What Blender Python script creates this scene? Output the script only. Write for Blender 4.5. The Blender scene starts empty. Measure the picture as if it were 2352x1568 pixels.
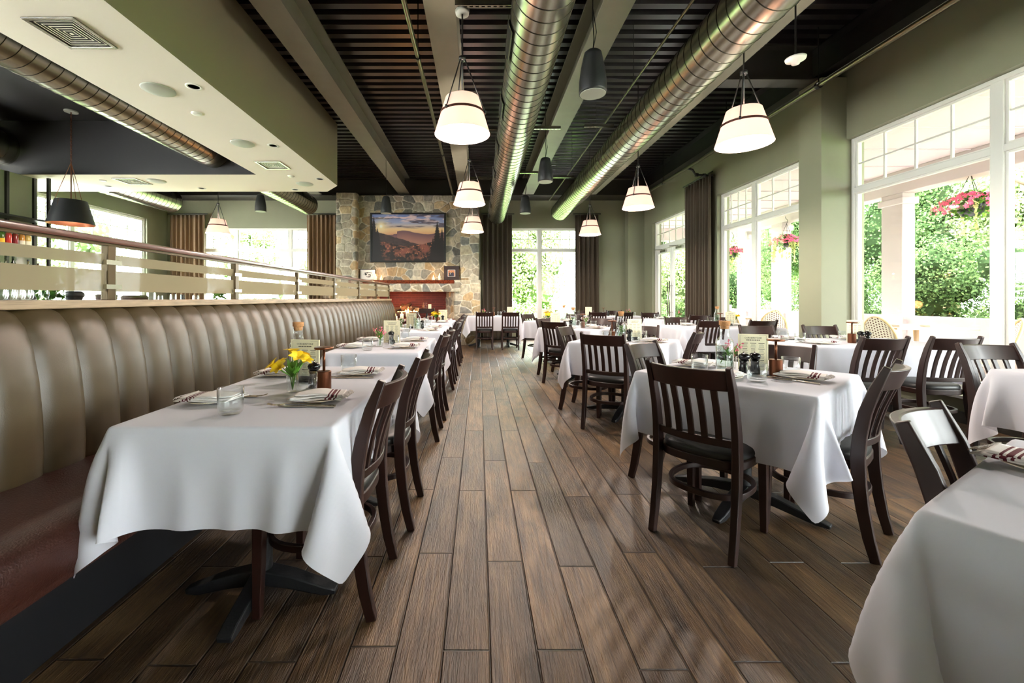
import bpy, math, random
import numpy as np
from mathutils import Vector, Matrix
PI = math.pi
R = math.radians
rnd = random.Random(7)
scn = bpy.context.scene
C = scn.collection

# ---------------------------------------------------------------- camera, world, sun, exposure
cam_d = bpy.data.cameras.new('camera')
cam = bpy.data.objects.new('camera', cam_d); C.objects.link(cam)
cam.location = (0, 0, 1.19); cam.rotation_euler = (R(90), 0, 0)
cam_d.sensor_width = 36; cam_d.lens = 36 * 975 / 2352
cam_d.shift_x = (1176 - 1100) / 2352; cam_d.shift_y = -(784 - 685) / 2352
cam_d.clip_start = .02; cam_d.clip_end = 300
scn.camera = cam
scn.view_settings.view_transform = 'Standard'
scn.view_settings.look = 'None'
scn.view_settings.gamma = 1
scn.view_settings.use_curve_mapping = False
scn.view_settings.exposure = 1.72
scn.cycles.use_denoising = True
scn.cycles.max_bounces = 10
scn.cycles.diffuse_bounces = 6
scn.cycles.transparent_max_bounces = 24
scn.cycles.sample_clamp_indirect = 8
scn.cycles.caustics_reflective = False
scn.cycles.caustics_refractive = False
world = bpy.data.worlds.new('world'); scn.world = world
world.use_nodes = True
bg = world.node_tree.nodes['Background']
bg.inputs[0].default_value = (.93, .97, 1, 1); bg.inputs[1].default_value = 9
sun_d = bpy.data.lights.new('sun', 'SUN'); sun_d.energy = 24; sun_d.angle = R(3); sun_d.color = (1, .95, .88)
sun = bpy.data.objects.new('sun', sun_d); C.objects.link(sun)
sun.rotation_euler = (R(38), 0, R(35))

def portal(name, loc, rot, w, h):
    d = bpy.data.lights.new(name, 'AREA'); d.shape = 'RECTANGLE'; d.size = w; d.size_y = h
    d.cycles.is_portal = True
    o = bpy.data.objects.new(name, d); C.objects.link(o); o.location = loc; o.rotation_euler = rot
    return o
portal('portal_right', (4.95, 2.1, 1.75), (0, R(90), 0), 3.1, 6.7)
portal('portal_right', (4.95, 8.7, 1.75), (0, R(90), 0), 3.1, 5.8)
portal('portal_back', (1.8, 12.4, 1.75), (R(-90), 0, 0), 2, 3.1)
portal('portal_back', (-6.4, 12.4, 1.75), (R(-90), 0, 0), 4, 3.1)
portal('portal_left', (-9.15, .3, 2.1), (0, R(-90), 0), 2.5, 9.2)
portal('portal_left', (-9.15, 9.6, 2.1), (0, R(-90), 0), 2.5, 4)

# ---------------------------------------------------------------- materials
def lin(c):
    c = c / 255.
    return c / 12.92 if c <= .04045 else ((c + .055) / 1.055) ** 2.4
def rgb(r, g, b): return (lin(r), lin(g), lin(b), 1)
MATS = {}
def mat(name, col=(200, 200, 200), rough=.5, metal=0, spec=.5, emit=None, es=0, noise=0, nscale=20, bump=0, bscale=60,
        stretch=None, sheen=0, coat=0, attr=None, trans=0, aniso=0):
    if name in MATS: return MATS[name]
    m = bpy.data.materials.new(name); m.use_nodes = True; MATS[name] = m
    nt = m.node_tree; b = nt.nodes['Principled BSDF']
    b.inputs['Base Color'].default_value = rgb(*col)
    b.inputs['Roughness'].default_value = rough
    b.inputs['Metallic'].default_value = metal
    b.inputs['Specular IOR Level'].default_value = spec
    if sheen: b.inputs['Sheen Weight'].default_value = sheen
    if coat: b.inputs['Coat Weight'].default_value = coat; b.inputs['Coat Roughness'].default_value = .12
    if aniso: b.inputs['Anisotropic'].default_value = aniso
    if emit:
        b.inputs['Emission Color'].default_value = rgb(*emit); b.inputs['Emission Strength'].default_value = es
    tc = nt.nodes.new('ShaderNodeTexCoord'); mp = nt.nodes.new('ShaderNodeMapping')
    nt.links.new(tc.outputs['Object'], mp.inputs[0])
    if stretch: mp.inputs['Scale'].default_value = stretch
    src = None
    if attr:
        a = nt.nodes.new('ShaderNodeVertexColor'); a.layer_name = attr; src = a.outputs['Color']
        nt.links.new(src, b.inputs['Base Color'])
    if noise:
        n = nt.nodes.new('ShaderNodeTexNoise'); n.inputs['Scale'].default_value = nscale; n.inputs['Detail'].default_value = 5
        nt.links.new(mp.outputs[0], n.inputs['Vector'])
        mx = nt.nodes.new('ShaderNodeMix'); mx.data_type = 'RGBA'; mx.blend_type = 'MULTIPLY'
        rp = nt.nodes.new('ShaderNodeMapRange'); rp.inputs[1].default_value = .3; rp.inputs[2].default_value = .7
        rp.inputs[3].default_value = 1 - noise; rp.inputs[4].default_value = 1 + noise * .4
        nt.links.new(n.outputs[0], rp.inputs[0])
        mx.inputs['Factor'].default_value = 1
        if src: nt.links.new(src, mx.inputs[6])
        else: mx.inputs[6].default_value = rgb(*col)
        nt.links.new(rp.outputs[0], mx.inputs[7]); nt.links.new(mx.outputs[2], b.inputs['Base Color'])
    if bump:
        n2 = nt.nodes.new('ShaderNodeTexNoise'); n2.inputs['Scale'].default_value = bscale; n2.inputs['Detail'].default_value = 4
        nt.links.new(mp.outputs[0], n2.inputs['Vector'])
        bp = nt.nodes.new('ShaderNodeBump'); bp.inputs['Strength'].default_value = bump; bp.inputs['Distance'].default_value = .01
        nt.links.new(n2.outputs[0], bp.inputs['Height']); nt.links.new(bp.outputs[0], b.inputs['Normal'])
    return m
def glassmat(name, tint=(255, 255, 255), refl=.9, thick=.05, power=3.2):
    m = bpy.data.materials.new(name); m.use_nodes = True; nt = m.node_tree; nt.nodes.clear()
    o = nt.nodes.new('ShaderNodeOutputMaterial'); t = nt.nodes.new('ShaderNodeBsdfTransparent'); t.inputs[0].default_value = rgb(*tint)
    g = nt.nodes.new('ShaderNodeBsdfGlossy'); g.inputs['Roughness'].default_value = .02; g.inputs[0].default_value = (refl, refl, refl, 1)
    lw = nt.nodes.new('ShaderNodeLayerWeight'); lw.inputs[0].default_value = .5
    pw = nt.nodes.new('ShaderNodeMath'); pw.operation = 'POWER'; pw.inputs[1].default_value = power
    ad = nt.nodes.new('ShaderNodeMath'); ad.operation = 'ADD'; ad.inputs[1].default_value = thick; ad.use_clamp = True
    mx = nt.nodes.new('ShaderNodeMixShader')
    nt.links.new(lw.outputs['Facing'], pw.inputs[0]); nt.links.new(pw.outputs[0], ad.inputs[0]); nt.links.new(ad.outputs[0], mx.inputs[0])
    nt.links.new(t.outputs[0], mx.inputs[1]); nt.links.new(g.outputs[0], mx.inputs[2]); nt.links.new(mx.outputs[0], o.inputs[0])
    MATS[name] = m; return m
def transl(name, col, f=.5, rough=.8, es=0, emit=(255, 255, 255), alpha=0):
    """diffuse cloth or leaf that also lets light through"""
    m = bpy.data.materials.new(name); m.use_nodes = True; nt = m.node_tree; nt.nodes.clear()
    o = nt.nodes.new('ShaderNodeOutputMaterial'); d = nt.nodes.new('ShaderNodeBsdfDiffuse'); t = nt.nodes.new('ShaderNodeBsdfTranslucent')
    mx = nt.nodes.new('ShaderNodeMixShader'); mx.inputs[0].default_value = f
    if isinstance(col, str):
        a = nt.nodes.new('ShaderNodeVertexColor'); a.layer_name = col
        nt.links.new(a.outputs[0], d.inputs[0]); nt.links.new(a.outputs[0], t.inputs[0])
    else:
        d.inputs[0].default_value = rgb(*col); t.inputs[0].default_value = rgb(*col)
    nt.links.new(d.outputs[0], mx.inputs[1]); nt.links.new(t.outputs[0], mx.inputs[2]); last = mx
    if es:
        e = nt.nodes.new('ShaderNodeEmission'); e.inputs[0].default_value = rgb(*emit); e.inputs[1].default_value = es
        ad = nt.nodes.new('ShaderNodeAddShader'); nt.links.new(last.outputs[0], ad.inputs[0]); nt.links.new(e.outputs[0], ad.inputs[1]); last = ad
    if alpha:
        tr = nt.nodes.new('ShaderNodeBsdfTransparent'); m2 = nt.nodes.new('ShaderNodeMixShader'); m2.inputs[0].default_value = alpha
        nt.links.new(last.outputs[0], m2.inputs[1]); nt.links.new(tr.outputs[0], m2.inputs[2]); last = m2
    nt.links.new(last.outputs[0], o.inputs[0]); MATS[name] = m; return m

M_wall = mat('sage_paint', (141, 141, 117), .55, spec=.3, noise=.05, nscale=2, bump=.04, bscale=200)
M_soffit = mat('cream_plaster', (244, 238, 222), .8, spec=.2)
M_fascia = mat('olive_fascia_paint', (140, 133, 106), .6, spec=.3)
M_dark = mat('black_ceiling_paint', (17, 14, 13), .5, noise=.2, nscale=3)
M_deck = mat('black_deck_paint', (30, 24, 27), .28, spec=.8, noise=.3, nscale=8)
M_beam = mat('steel_taupe_paint', (134, 130, 112), .5, spec=.4, noise=.08, nscale=5)
M_beamd = mat('dark_steel_paint', (52, 48, 42), .45)
M_duct = mat('galvanised_steel', (158, 155, 142), .27, metal=1, noise=.08, nscale=4, stretch=(6, .6, 6))
M_seam = mat('seam_shadow_and_louvre_metal', (52, 48, 40), .4, metal=1)  # dark tone paints the shadow line along duct seams; also the register louvres
M_pipe = mat('pipe_metal', (120, 112, 92), .35, metal=1)
M_black = mat('black_metal', (22, 21, 20), .4)
M_iron = mat('cast_iron_black', (24, 25, 28), .5, bump=.15, bscale=90)
M_white = mat('white_frame_paint', (225, 222, 214), .45)
M_porch = mat('porch_white_paint', (192, 178, 178), .7)
M_wood = mat('dark_walnut_lacquer', (42, 19, 13), .42, spec=.5, coat=.08, noise=.3, nscale=9, stretch=(3, 3, .4))
M_vinyl = mat('black_vinyl', (30, 31, 31), .42, bump=.08, bscale=300)
M_linen = transl('white_linen', (232, 232, 240), .22)
M_napkin = mat('napkin_cotton', (232, 226, 222), .9, bump=.3, bscale=400)
M_stripe = mat('napkin_red_stripe', (92, 18, 34), .9)
M_china = mat('cream_china', (226, 214, 192), .25)
M_silver = mat('polished_cutlery', (190, 178, 160), .2, metal=1)
M_copper = mat('bronze_lamp_metal', (112, 68, 46), .34, metal=.85)
M_cork = mat('cork', (186, 134, 86), .85, noise=.3, nscale=120)
M_mill = mat('black_mill_lacquer', (16, 15, 15), .18)
M_card = mat('cream_menu_card', (226, 218, 184), .75)
M_ink = mat('menu_ink', (60, 54, 42), .8)
M_glass = glassmat('clear_glass', (251, 253, 253), .95, .015, 2.3)
M_pane = glassmat('window_glass', (252, 254, 252), .9, .02, 4)
M_frost = transl('frosted_glass_band', (150, 138, 112), .22, alpha=.1)
M_water = glassmat('water', (235, 245, 240), .9, .04, 2)
M_shade = transl('lamp_shade_linen', (206, 180, 170), .26, es=.07, emit=(255, 232, 222))
M_band = mat('shade_trim_bronze', (74, 40, 30), .4, metal=.4)
M_spk = mat('speaker_black_plastic', (20, 20, 21), .5)
M_spkg = mat('speaker_grille_grey', (178, 180, 168), .6)
M_leather = mat('brown_leather', (66, 34, 26), .38, bump=.35, bscale=160, noise=.2, nscale=6)
M_banq = mat('bronze_sheen_vinyl', (66, 53, 30), .4, spec=.6, bump=.1, bscale=240, stretch=(1, 3, .6), noise=.1, nscale=5)
M_kick = mat('dark_kick_board', (17, 17, 21), .6)
M_ledge = mat('weathered_ledge_oak', (160, 138, 110), .5, noise=.35, nscale=14, stretch=(6, .6, 6))
M_rail = mat('mahogany_rail', (92, 52, 40), .3, coat=.4, noise=.2, nscale=10)
M_post = mat('bronze_post', (84, 68, 44), .35, metal=.6)
M_curt = mat('brown_curtain_velvet', (66, 54, 38), .8, sheen=.2)
M_curt2 = mat('tan_curtain_velvet', (120, 92, 62), .8, sheen=.3)
M_brick = None
M_rattan = mat('rattan_cane', (206, 176, 128), .5)
M_weave = mat('woven_seat_cream', (224, 214, 196), .7)
M_weaved = mat('woven_seat_brown', (96, 52, 44), .7)
M_ttop = mat('patio_table_top', (212, 178, 140), .5)
M_leafattr = transl('foliage', 'col', .35)
M_bark = mat('bark', (120, 100, 80), .9, bump=.6, bscale=20)
M_ground = mat('paving_light', (198, 196, 198), .9, noise=.1, nscale=3)
M_lawn = mat('grass_green', (88, 122, 50), .95, noise=.3, nscale=6)
M_stonec = mat('fieldstone', rough=.75, attr='col', noise=.28, nscale=14, bump=.7, bscale=40)
M_granite = mat('polished_red_granite', (120, 50, 28), .15, noise=.75, nscale=34)
M_paint = mat('landscape_print', rough=.45, attr='col')
M_wax = mat('candle_wax', (238, 226, 206), .5, emit=(255, 190, 130), es=.25)
M_flame = mat('flame', (255, 200, 120), .5, emit=(255, 176, 84), es=9)
M_log = mat('charred_log', (70, 46, 32), .9, noise=.5, nscale=20, bump=.8, bscale=20)
M_petaly = mat('petal_yellow', (240, 200, 20), .6)
M_petalp = mat('petal_pink', (226, 110, 136), .6)
M_petalw = mat('petal_pale', (238, 214, 220), .6)
M_petalr = mat('petal_magenta', (226, 92, 130), .6)
M_stem = mat('stem_green', (84, 132, 36), .6)
M_chrome = mat('brushed_steel', (190, 186, 176), .25, metal=1)
M_bulb = mat('bulb', (255, 240, 220), .5, emit=(255, 220, 180), es=6)

def floor_material():
    m = bpy.data.materials.new('wood_look_plank_tile'); m.use_nodes = True; nt = m.node_tree; b = nt.nodes['Principled BSDF']
    N = nt.nodes.new; L = nt.links.new
    def math_(op, a, bb=None):
        n = N('ShaderNodeMath'); n.operation = op
        for i, v in enumerate((a, bb)):
            if v is None: continue
            if isinstance(v, (int, float)): n.inputs[i].default_value = v
            else: L(v, n.inputs[i])
        return n.outputs[0]
    tc = N('ShaderNodeTexCoord'); sp = N('ShaderNodeSeparateXYZ'); L(tc.outputs['Object'], sp.inputs[0])
    X, Y = sp.outputs[0], sp.outputs[1]
    W, LN = .159, 1.19
    u = math_('DIVIDE', math_('SUBTRACT', X, .037), W); row = math_('FLOOR', u); fu = math_('SUBTRACT', u, row)
    wn = N('ShaderNodeTexWhiteNoise'); wn.noise_dimensions = '1D'; L(row, wn.inputs['W'])
    par = math_('MODULO', math_('ABSOLUTE', row), 2)
    offs = math_('ADD', math_('MULTIPLY', par, .45), math_('MULTIPLY', wn.outputs['Value'], .1))
    v = math_('ADD', math_('DIVIDE', math_('SUBTRACT', Y, 1.99), LN), offs); colv = math_('FLOOR', v); fv = math_('SUBTRACT', v, colv)
    du = math_('MULTIPLY', math_('MINIMUM', fu, math_('SUBTRACT', 1, fu)), W)
    dv = math_('MULTIPLY', math_('MINIMUM', fv, math_('SUBTRACT', 1, fv)), LN)
    d = math_('MINIMUM', du, dv)
    grout = N('ShaderNodeMapRange'); grout.inputs[1].default_value = .0012; grout.inputs[2].default_value = .0035; L(d, grout.inputs[0])
    edge = N('ShaderNodeMapRange'); edge.inputs[1].default_value = .001; edge.inputs[2].default_value = .005; L(d, edge.inputs[0])
    cid = N('ShaderNodeCombineXYZ'); L(row, cid.inputs[0]); L(colv, cid.inputs[1])
    w2 = N('ShaderNodeTexWhiteNoise'); w2.noise_dimensions = '2D'; L(cid.outputs[0], w2.inputs['Vector'])
    # grain: stretched noise, shifted per plank
    gv = N('ShaderNodeCombineXYZ'); L(math_('MULTIPLY', X, 60), gv.inputs[0]); L(math_('MULTIPLY', Y, 3.2), gv.inputs[1])
    L(math_('MULTIPLY', w2.outputs['Value'], 40), gv.inputs[2])
    g = N('ShaderNodeTexNoise'); g.inputs['Scale'].default_value = 1; g.inputs['Detail'].default_value = 6; g.inputs['Distortion'].default_value = .8; L(gv.outputs[0], g.inputs['Vector'])
    gv2 = N('ShaderNodeCombineXYZ'); L(math_('MULTIPLY', X, 9), gv2.inputs[0]); L(math_('MULTIPLY', Y, 2.2), gv2.inputs[1]); L(math_('MULTIPLY', w2.outputs['Value'], 77), gv2.inputs[2])
    g2 = N('ShaderNodeTexNoise'); g2.inputs['Scale'].default_value = 1; g2.inputs['Detail'].default_value = 4; L(gv2.outputs[0], g2.inputs['Vector'])
    gv3 = N('ShaderNodeCombineXYZ'); L(math_('MULTIPLY', X, 190), gv3.inputs[0]); L(math_('MULTIPLY', Y, 14), gv3.inputs[1]); L(math_('MULTIPLY', w2.outputs['Value'], 21), gv3.inputs[2])
    g3 = N('ShaderNodeTexNoise'); g3.inputs['Scale'].default_value = 1; g3.inputs['Detail'].default_value = 3; g3.inputs['Distortion'].default_value = 1.2; L(gv3.outputs[0], g3.inputs['Vector'])
    cr = N('ShaderNodeValToRGB'); L(math_('ADD', math_('MULTIPLY', g2.outputs[0], .6), math_('MULTIPLY', g.outputs[0], .4)), cr.inputs[0])
    e = cr.color_ramp.elements; e[0].position = .32; e[0].color = rgb(36, 27, 21); e[1].position = .72; e[1].color = rgb(140, 112, 80)
    x = e.new(.5); x.color = rgb(92, 70, 48)
    pv = N('ShaderNodeMapRange'); pv.inputs[3].default_value = .5; pv.inputs[4].default_value = 1.3; L(w2.outputs['Value'], pv.inputs[0])
    hs = N('ShaderNodeHueSaturation'); hs.inputs['Saturation'].default_value = 1.05; L(cr.outputs[0], hs.inputs['Color']); L(pv.outputs[0], hs.inputs['Value'])
    kn = N('ShaderNodeTexNoise'); kn.inputs['Scale'].default_value = 1; kn.inputs['Detail'].default_value = 3
    kv = N('ShaderNodeCombineXYZ'); L(math_('MULTIPLY', X, 5.5), kv.inputs[0]); L(math_('MULTIPLY', Y, 3.2), kv.inputs[1]); L(math_('MULTIPLY', w2.outputs['Value'], 13), kv.inputs[2]); L(kv.outputs[0], kn.inputs['Vector'])
    kr = N('ShaderNodeMapRange'); kr.inputs[1].default_value = .58; kr.inputs[2].default_value = .72; kr.inputs[3].default_value = 1; kr.inputs[4].default_value = .5; L(kn.outputs[0], kr.inputs[0])
    pv_ = math_('MULTIPLY', pv.outputs[0], kr.outputs[0]); L(pv_, hs.inputs['Value'])
    mg = N('ShaderNodeMix'); mg.data_type = 'RGBA'; mg.inputs[6].default_value = rgb(58, 44, 32)
    L(grout.outputs[0], mg.inputs[0]); L(hs.outputs[0], mg.inputs[7]); L(mg.outputs[2], b.inputs['Base Color'])
    h = math_('ADD', math_('MULTIPLY', edge.outputs[0], 1.2), math_('ADD', math_('MULTIPLY', g.outputs[0], .5), math_('MULTIPLY', g3.outputs[0], .55)))
    bp = N('ShaderNodeBump'); bp.inputs['Strength'].default_value = 1; bp.inputs['Distance'].default_value = .006
    L(h, bp.inputs['Height']); L(bp.outputs[0], b.inputs['Normal'])
    b.inputs['Roughness'].default_value = .42; b.inputs['Specular IOR Level'].default_value = .55
    return m
M_floor = floor_material()
def brick_material():
    m = bpy.data.materials.new('red_fire_brick'); m.use_nodes = True; nt = m.node_tree; b = nt.nodes['Principled BSDF']
    tc = nt.nodes.new('ShaderNodeTexCoord'); mp = nt.nodes.new('ShaderNodeMapping'); mp.inputs['Rotation'].default_value = (R(90), 0, 0)
    br = nt.nodes.new('ShaderNodeTexBrick'); br.inputs['Color1'].default_value = rgb(104, 34, 24); br.inputs['Color2'].default_value = rgb(82, 27, 20)
    br.inputs['Mortar'].default_value = rgb(118, 52, 40); br.inputs['Scale'].default_value = 1; br.inputs['Mortar Size'].default_value = .005
    br.inputs['Brick Width'].default_value = .22; br.inputs['Row Height'].default_value = .062
    nt.links.new(tc.outputs['Object'], mp.inputs[0]); nt.links.new(mp.outputs[0], br.inputs[0]); nt.links.new(br.outputs[0], b.inputs['Base Color'])
    b.inputs['Roughness'].default_value = .7
    return m
M_brick = brick_material()

# ---------------------------------------------------------------- mesh helpers
class MB:
    def __init__(s): s.v = []; s.f = []; s.m = []; s.col = []
    def add(s, vs, fs, m=0, col=None):
        o = len(s.v); s.v += [tuple(map(float, p)) for p in vs]; s.f += [tuple(i + o for i in f) for f in fs]; s.m += [m] * len(fs)
        if col is not None: s.col += [col] * len(vs)
        return s
    def box(s, x0, y0, z0, x1, y1, z1, m=0):
        v = [(x, y, z) for z in (z0, z1) for y in (y0, y1) for x in (x0, x1)]
        return s.add(v, [(0, 2, 3, 1), (4, 5, 7, 6), (0, 1, 5, 4), (2, 6, 7, 3), (0, 4, 6, 2), (1, 3, 7, 5)], m)
    def obox(s, c, size, rz=0, m=0):
        a, b, h = (k / 2 for k in size); co, si = math.cos(rz), math.sin(rz)
        v = [(c[0] + x * co - y * si, c[1] + x * si + y * co, c[2] + z) for z in (-h, h) for y in (-b, b) for x in (-a, a)]
        return s.add(v, [(0, 2, 3, 1), (4, 5, 7, 6), (0, 1, 5, 4), (2, 6, 7, 3), (0, 4, 6, 2), (1, 3, 7, 5)], m)
    def cyl(s, p0, p1, r0, r1=None, n=12, m=0, cap=True):
        r1 = r0 if r1 is None else r1; p0 = Vector(p0); p1 = Vector(p1); d = (p1 - p0).normalized()
        a = d.orthogonal().normalized(); b = d.cross(a); v = []
        for p, r in ((p0, r0), (p1, r1)):
            for k in range(n):
                t = 2 * PI * k / n; v.append(p + (a * math.cos(t) + b * math.sin(t)) * r)
        f = [(k, (k + 1) % n, n + (k + 1) % n, n + k) for k in range(n)]
        if cap: f += [tuple(range(n))[::-1], tuple(range(n, 2 * n))]
        return s.add(v, f, m)
    def tube(s, pts, r, n=8, closed=False, m=0):
        pts = [Vector(p) for p in pts]; N_ = len(pts); rs = r if isinstance(r, (list, tuple)) else [r] * N_
        v = []; prev = None
        for i, p in enumerate(pts):
            if closed: d = pts[(i + 1) % N_] - pts[i - 1]
            else: d = pts[min(i + 1, N_ - 1)] - pts[max(i - 1, 0)]
            d.normalize()
            if prev is None: a = d.orthogonal().normalized()
            else:
                a = prev - d * prev.dot(d); a.normalize()
            prev = a; b = d.cross(a)
            for k in range(n):
                t = 2 * PI * k / n; v.append(p + (a * math.cos(t) + b * math.sin(t)) * rs[i])
        f = []
        for i in range(N_ if closed else N_ - 1):
            j = (i + 1) % N_
            for k in range(n): f.append((i * n + k, i * n + (k + 1) % n, j * n + (k + 1) % n, j * n + k))
        if not closed: f += [tuple(range(n))[::-1], tuple(range((N_ - 1) * n, N_ * n))]
        return s.add(v, f, m)
    def sweep(s, pts, hw, hd, side=(1, 0, 0), m=0, closed=False):
        """rectangular section along a path; hw along side, hd across; both may be lists"""
        pts = [Vector(p) for p in pts]; sd = Vector(side); N_ = len(pts); v = []
        for i, p in enumerate(pts):
            if closed: t = pts[(i + 1) % N_] - pts[i - 1]
            else: t = pts[min(i + 1, N_ - 1)] - pts[max(i - 1, 0)]
            n = t.cross(sd).normalized()
            a = hw[i] if isinstance(hw, list) else hw; b = hd[i] if isinstance(hd, list) else hd
            v += [p - sd * a - n * b, p + sd * a - n * b, p + sd * a + n * b, p - sd * a + n * b]
        f = []
        for i in range(N_ if closed else N_ - 1):
            j = (i + 1) % N_
            for k in range(4): f.append((i * 4 + k, i * 4 + (k + 1) % 4, j * 4 + (k + 1) % 4, j * 4 + k))
        if not closed: f += [(3, 2, 1, 0), tuple((N_ - 1) * 4 + k for k in range(4))]
        return s.add(v, f, m)
    def lathe(s, prof, c=(0, 0, 0), n=24, m=0, sx=1, sy=1):
        v = []
        for r, z in prof:
            for k in range(n):
                t = 2 * PI * k / n; v.append((c[0] + r * math.cos(t) * sx, c[1] + r * math.sin(t) * sy, c[2] + z))
        f = [(i * n + k, i * n + (k + 1) % n, (i + 1) * n + (k + 1) % n, (i + 1) * n + k) for i in range(len(prof) - 1) for k in range(n)]
        if prof[0][0] > 1e-5: f.append(tuple(range(n))[::-1])
        if prof[-1][0] > 1e-5: f.append(tuple(range((len(prof) - 1) * n, len(prof) * n)))
        return s.add(v, f, m)
    def shell(s, prof, c=(0, 0, 0), n=24, m=0):
        """open lathe, no caps"""
        v = []
        for r, z in prof:
            for k in range(n):
                t = 2 * PI * k / n; v.append((c[0] + r * math.cos(t), c[1] + r * math.sin(t), c[2] + z))
        return s.add(v, [(i * n + k, i * n + (k + 1) % n, (i + 1) * n + (k + 1) % n, (i + 1) * n + k) for i in range(len(prof) - 1) for k in range(n)], m)
    def grid(s, P, m=0, fm=None, flip=False):
        nx, ny = P.shape[:2]; o = len(s.v); s.v += [tuple(map(float, p)) for p in P.reshape(-1, 3)]
        for i in range(nx - 1):
            for j in range(ny - 1):
                a, b, c, d = i * ny + j, (i + 1) * ny + j, (i + 1) * ny + j + 1, i * ny + j + 1
                s.f.append(tuple(o + q for q in ((a, b, c, d) if not flip else (d, c, b, a)))); s.m.append(fm(i, j) if fm else m)
        return s
    def solid_outline(s, pts, z0, z1, m=0):
        """extruded xy outline"""
        n = len(pts); v = [(x, y, z0) for x, y in pts] + [(x, y, z1) for x, y in pts]
        return s.add(v, [(k, (k + 1) % n, n + (k + 1) % n, n + k) for k in range(n)] + [tuple(range(n))[::-1], tuple(range(n, 2 * n))], m)
    def mesh(s, name, mats, smooth=False):
        me = bpy.data.meshes.new(name); me.from_pydata(s.v, [], s.f)
        for mm in (mats if isinstance(mats, (list, tuple)) else [mats]): me.materials.append(mm)
        me.polygons.foreach_set('material_index', s.m)
        me.polygons.foreach_set('use_smooth', [bool(smooth)] * len(s.f))
        if s.col and len(s.col) == len(s.v):
            ca = me.color_attributes.new('col', 'FLOAT_COLOR', 'POINT')
            ca.data.foreach_set('color', np.array([(c[0], c[1], c[2], 1) for c in s.col], dtype=np.float32).ravel())
        me.update(); return me
    def build(s, name, mats, parent=None, smooth=False, bevel=0, sub=0, angle=None):
        o = bpy.data.objects.new(name, s.mesh(name, mats, smooth or bool(angle))); C.objects.link(o)
        if angle: o.data.set_sharp_from_angle(angle=R(angle))
        if parent is not None: o.parent = parent
        if bevel:
            b = o.modifiers.new('bevel', 'BEVEL'); b.width = bevel; b.segments = 2; b.limit_method = 'ANGLE'
        if sub:
            b = o.modifiers.new('sub', 'SUBSURF'); b.levels = sub; b.render_levels = sub
        return o
def tag(o, label=None, cat=None, group=None, kind=None):
    if label: o['label'] = label
    if cat: o['category'] = cat
    if group: o['group'] = group
    if kind: o['kind'] = kind
    return o
def thing(name, label, cat, loc=(0, 0, 0), rz=0, group=None, kind=None):
    o = bpy.data.objects.new(name, None); C.objects.link(o); o.empty_display_size = .1
    o.location = loc; o.rotation_euler = (0, 0, rz)
    return tag(o, label, cat, group, kind)
def dup(root, loc, rz, label=None, group=None):
    r = root.copy(); C.objects.link(r); r.location = loc; r.rotation_euler = (0, 0, rz)
    if label: r['label'] = label
    if group: r['group'] = group
    def rec(a, b):
        for ch in list(a.children):
            c = ch.copy(); C.objects.link(c); c.parent = b; rec(ch, c)
    rec(root, r)
    return r
USED = set()
def place(proto, loc, rz, label, group=None):
    """first use moves the prototype itself, later ones copy it"""
    if proto.name not in USED:
        USED.add(proto.name); proto.location = loc; proto.rotation_euler = (0, 0, rz); proto['label'] = label
        if group: proto['group'] = group
        return proto
    return dup(proto, loc, rz, label, group)
def struct(o, label=None, cat=None): return tag(o, label, cat, None, 'structure')
def vnoise(x, y, seed=0, octv=4):
    """value noise on arrays"""
    out = 0; amp = 1; tot = 0
    for o in range(octv):
        xi = np.floor(x).astype(int); yi = np.floor(y).astype(int); fx = x - xi; fy = y - yi
        fx = fx * fx * (3 - 2 * fx); fy = fy * fy * (3 - 2 * fy)
        def h(a, b):
            n = (a * 374761393 + b * 668265263 + (seed + o) * 1442695041) & 0x7fffffff
            n = ((n ^ (n >> 13)) * 1274126177) & 0x7fffffff
            return ((n ^ (n >> 16)) & 0xffff) / 65535.
        v = (h(xi, yi) * (1 - fx) + h(xi + 1, yi) * fx) * (1 - fy) + (h(xi, yi + 1) * (1 - fx) + h(xi + 1, yi + 1) * fx) * fy
        out = out + v * amp; tot += amp; amp *= .5; x = x * 2.03 + 3; y = y * 2.03 + 7
    return out / tot

# ================================================================ THE SETTING
XW, XG, YB = 4.66, 4.78, 12.2          # right wall face, right glass plane, back wall face
ZT, ZS, ZW, ZD = 3.21, .27, 4.05, 4.45 # window head, sill, wall top, deck
struct(MB().box(-9.3, -5.2, -.15, 4.95, 12.5, 0).build('floor', M_floor))
def wall_boxes(name, boxes, m=M_wall):
    b = MB()
    for q in boxes: b.box(*q)
    return struct(b.build(name, m))
def wall_with_holes(name, axis, p0, p1, a0, a1, z0, z1, holes, m=M_wall):
    """axis 'x': wall runs along x between a0..a1, thickness p0..p1 in y; holes (h0,h1,hz0,hz1)"""
    b = MB(); cur = a0
    def bx(u0, u1, zz0, zz1):
        if u1 - u0 < 1e-4 or zz1 - zz0 < 1e-4: return
        if axis == 'x': b.box(u0, p0, zz0, u1, p1, zz1)
        else: b.box(p0, u0, zz0, p1, u1, zz1)
    for h0, h1, hz0, hz1 in holes:
        bx(cur, h0, z0, z1); bx(h0, h1, z0, hz0); bx(h0, h1, hz1, z1); cur = h1
    bx(cur, a1, z0, z1)
    return struct(b.build(name, m))
wall_with_holes('wall_right', 'y', XW, 4.9, -5.2, 12.4, 0, ZW + .6,
                [(-4.6, -1.2, ZS, ZT), (-1.1, 5.4, ZS, ZT), (5.74, 8.3, ZS, ZT), (9.55, 11.4, 0, ZT)])
wall_with_holes('wall_back', 'x', YB, 12.4, -9.1, XW, 0, ZW + .6, [(-7.95, -4.6, .5, ZT), (.62, 2.95, ZS, ZT)])
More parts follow.
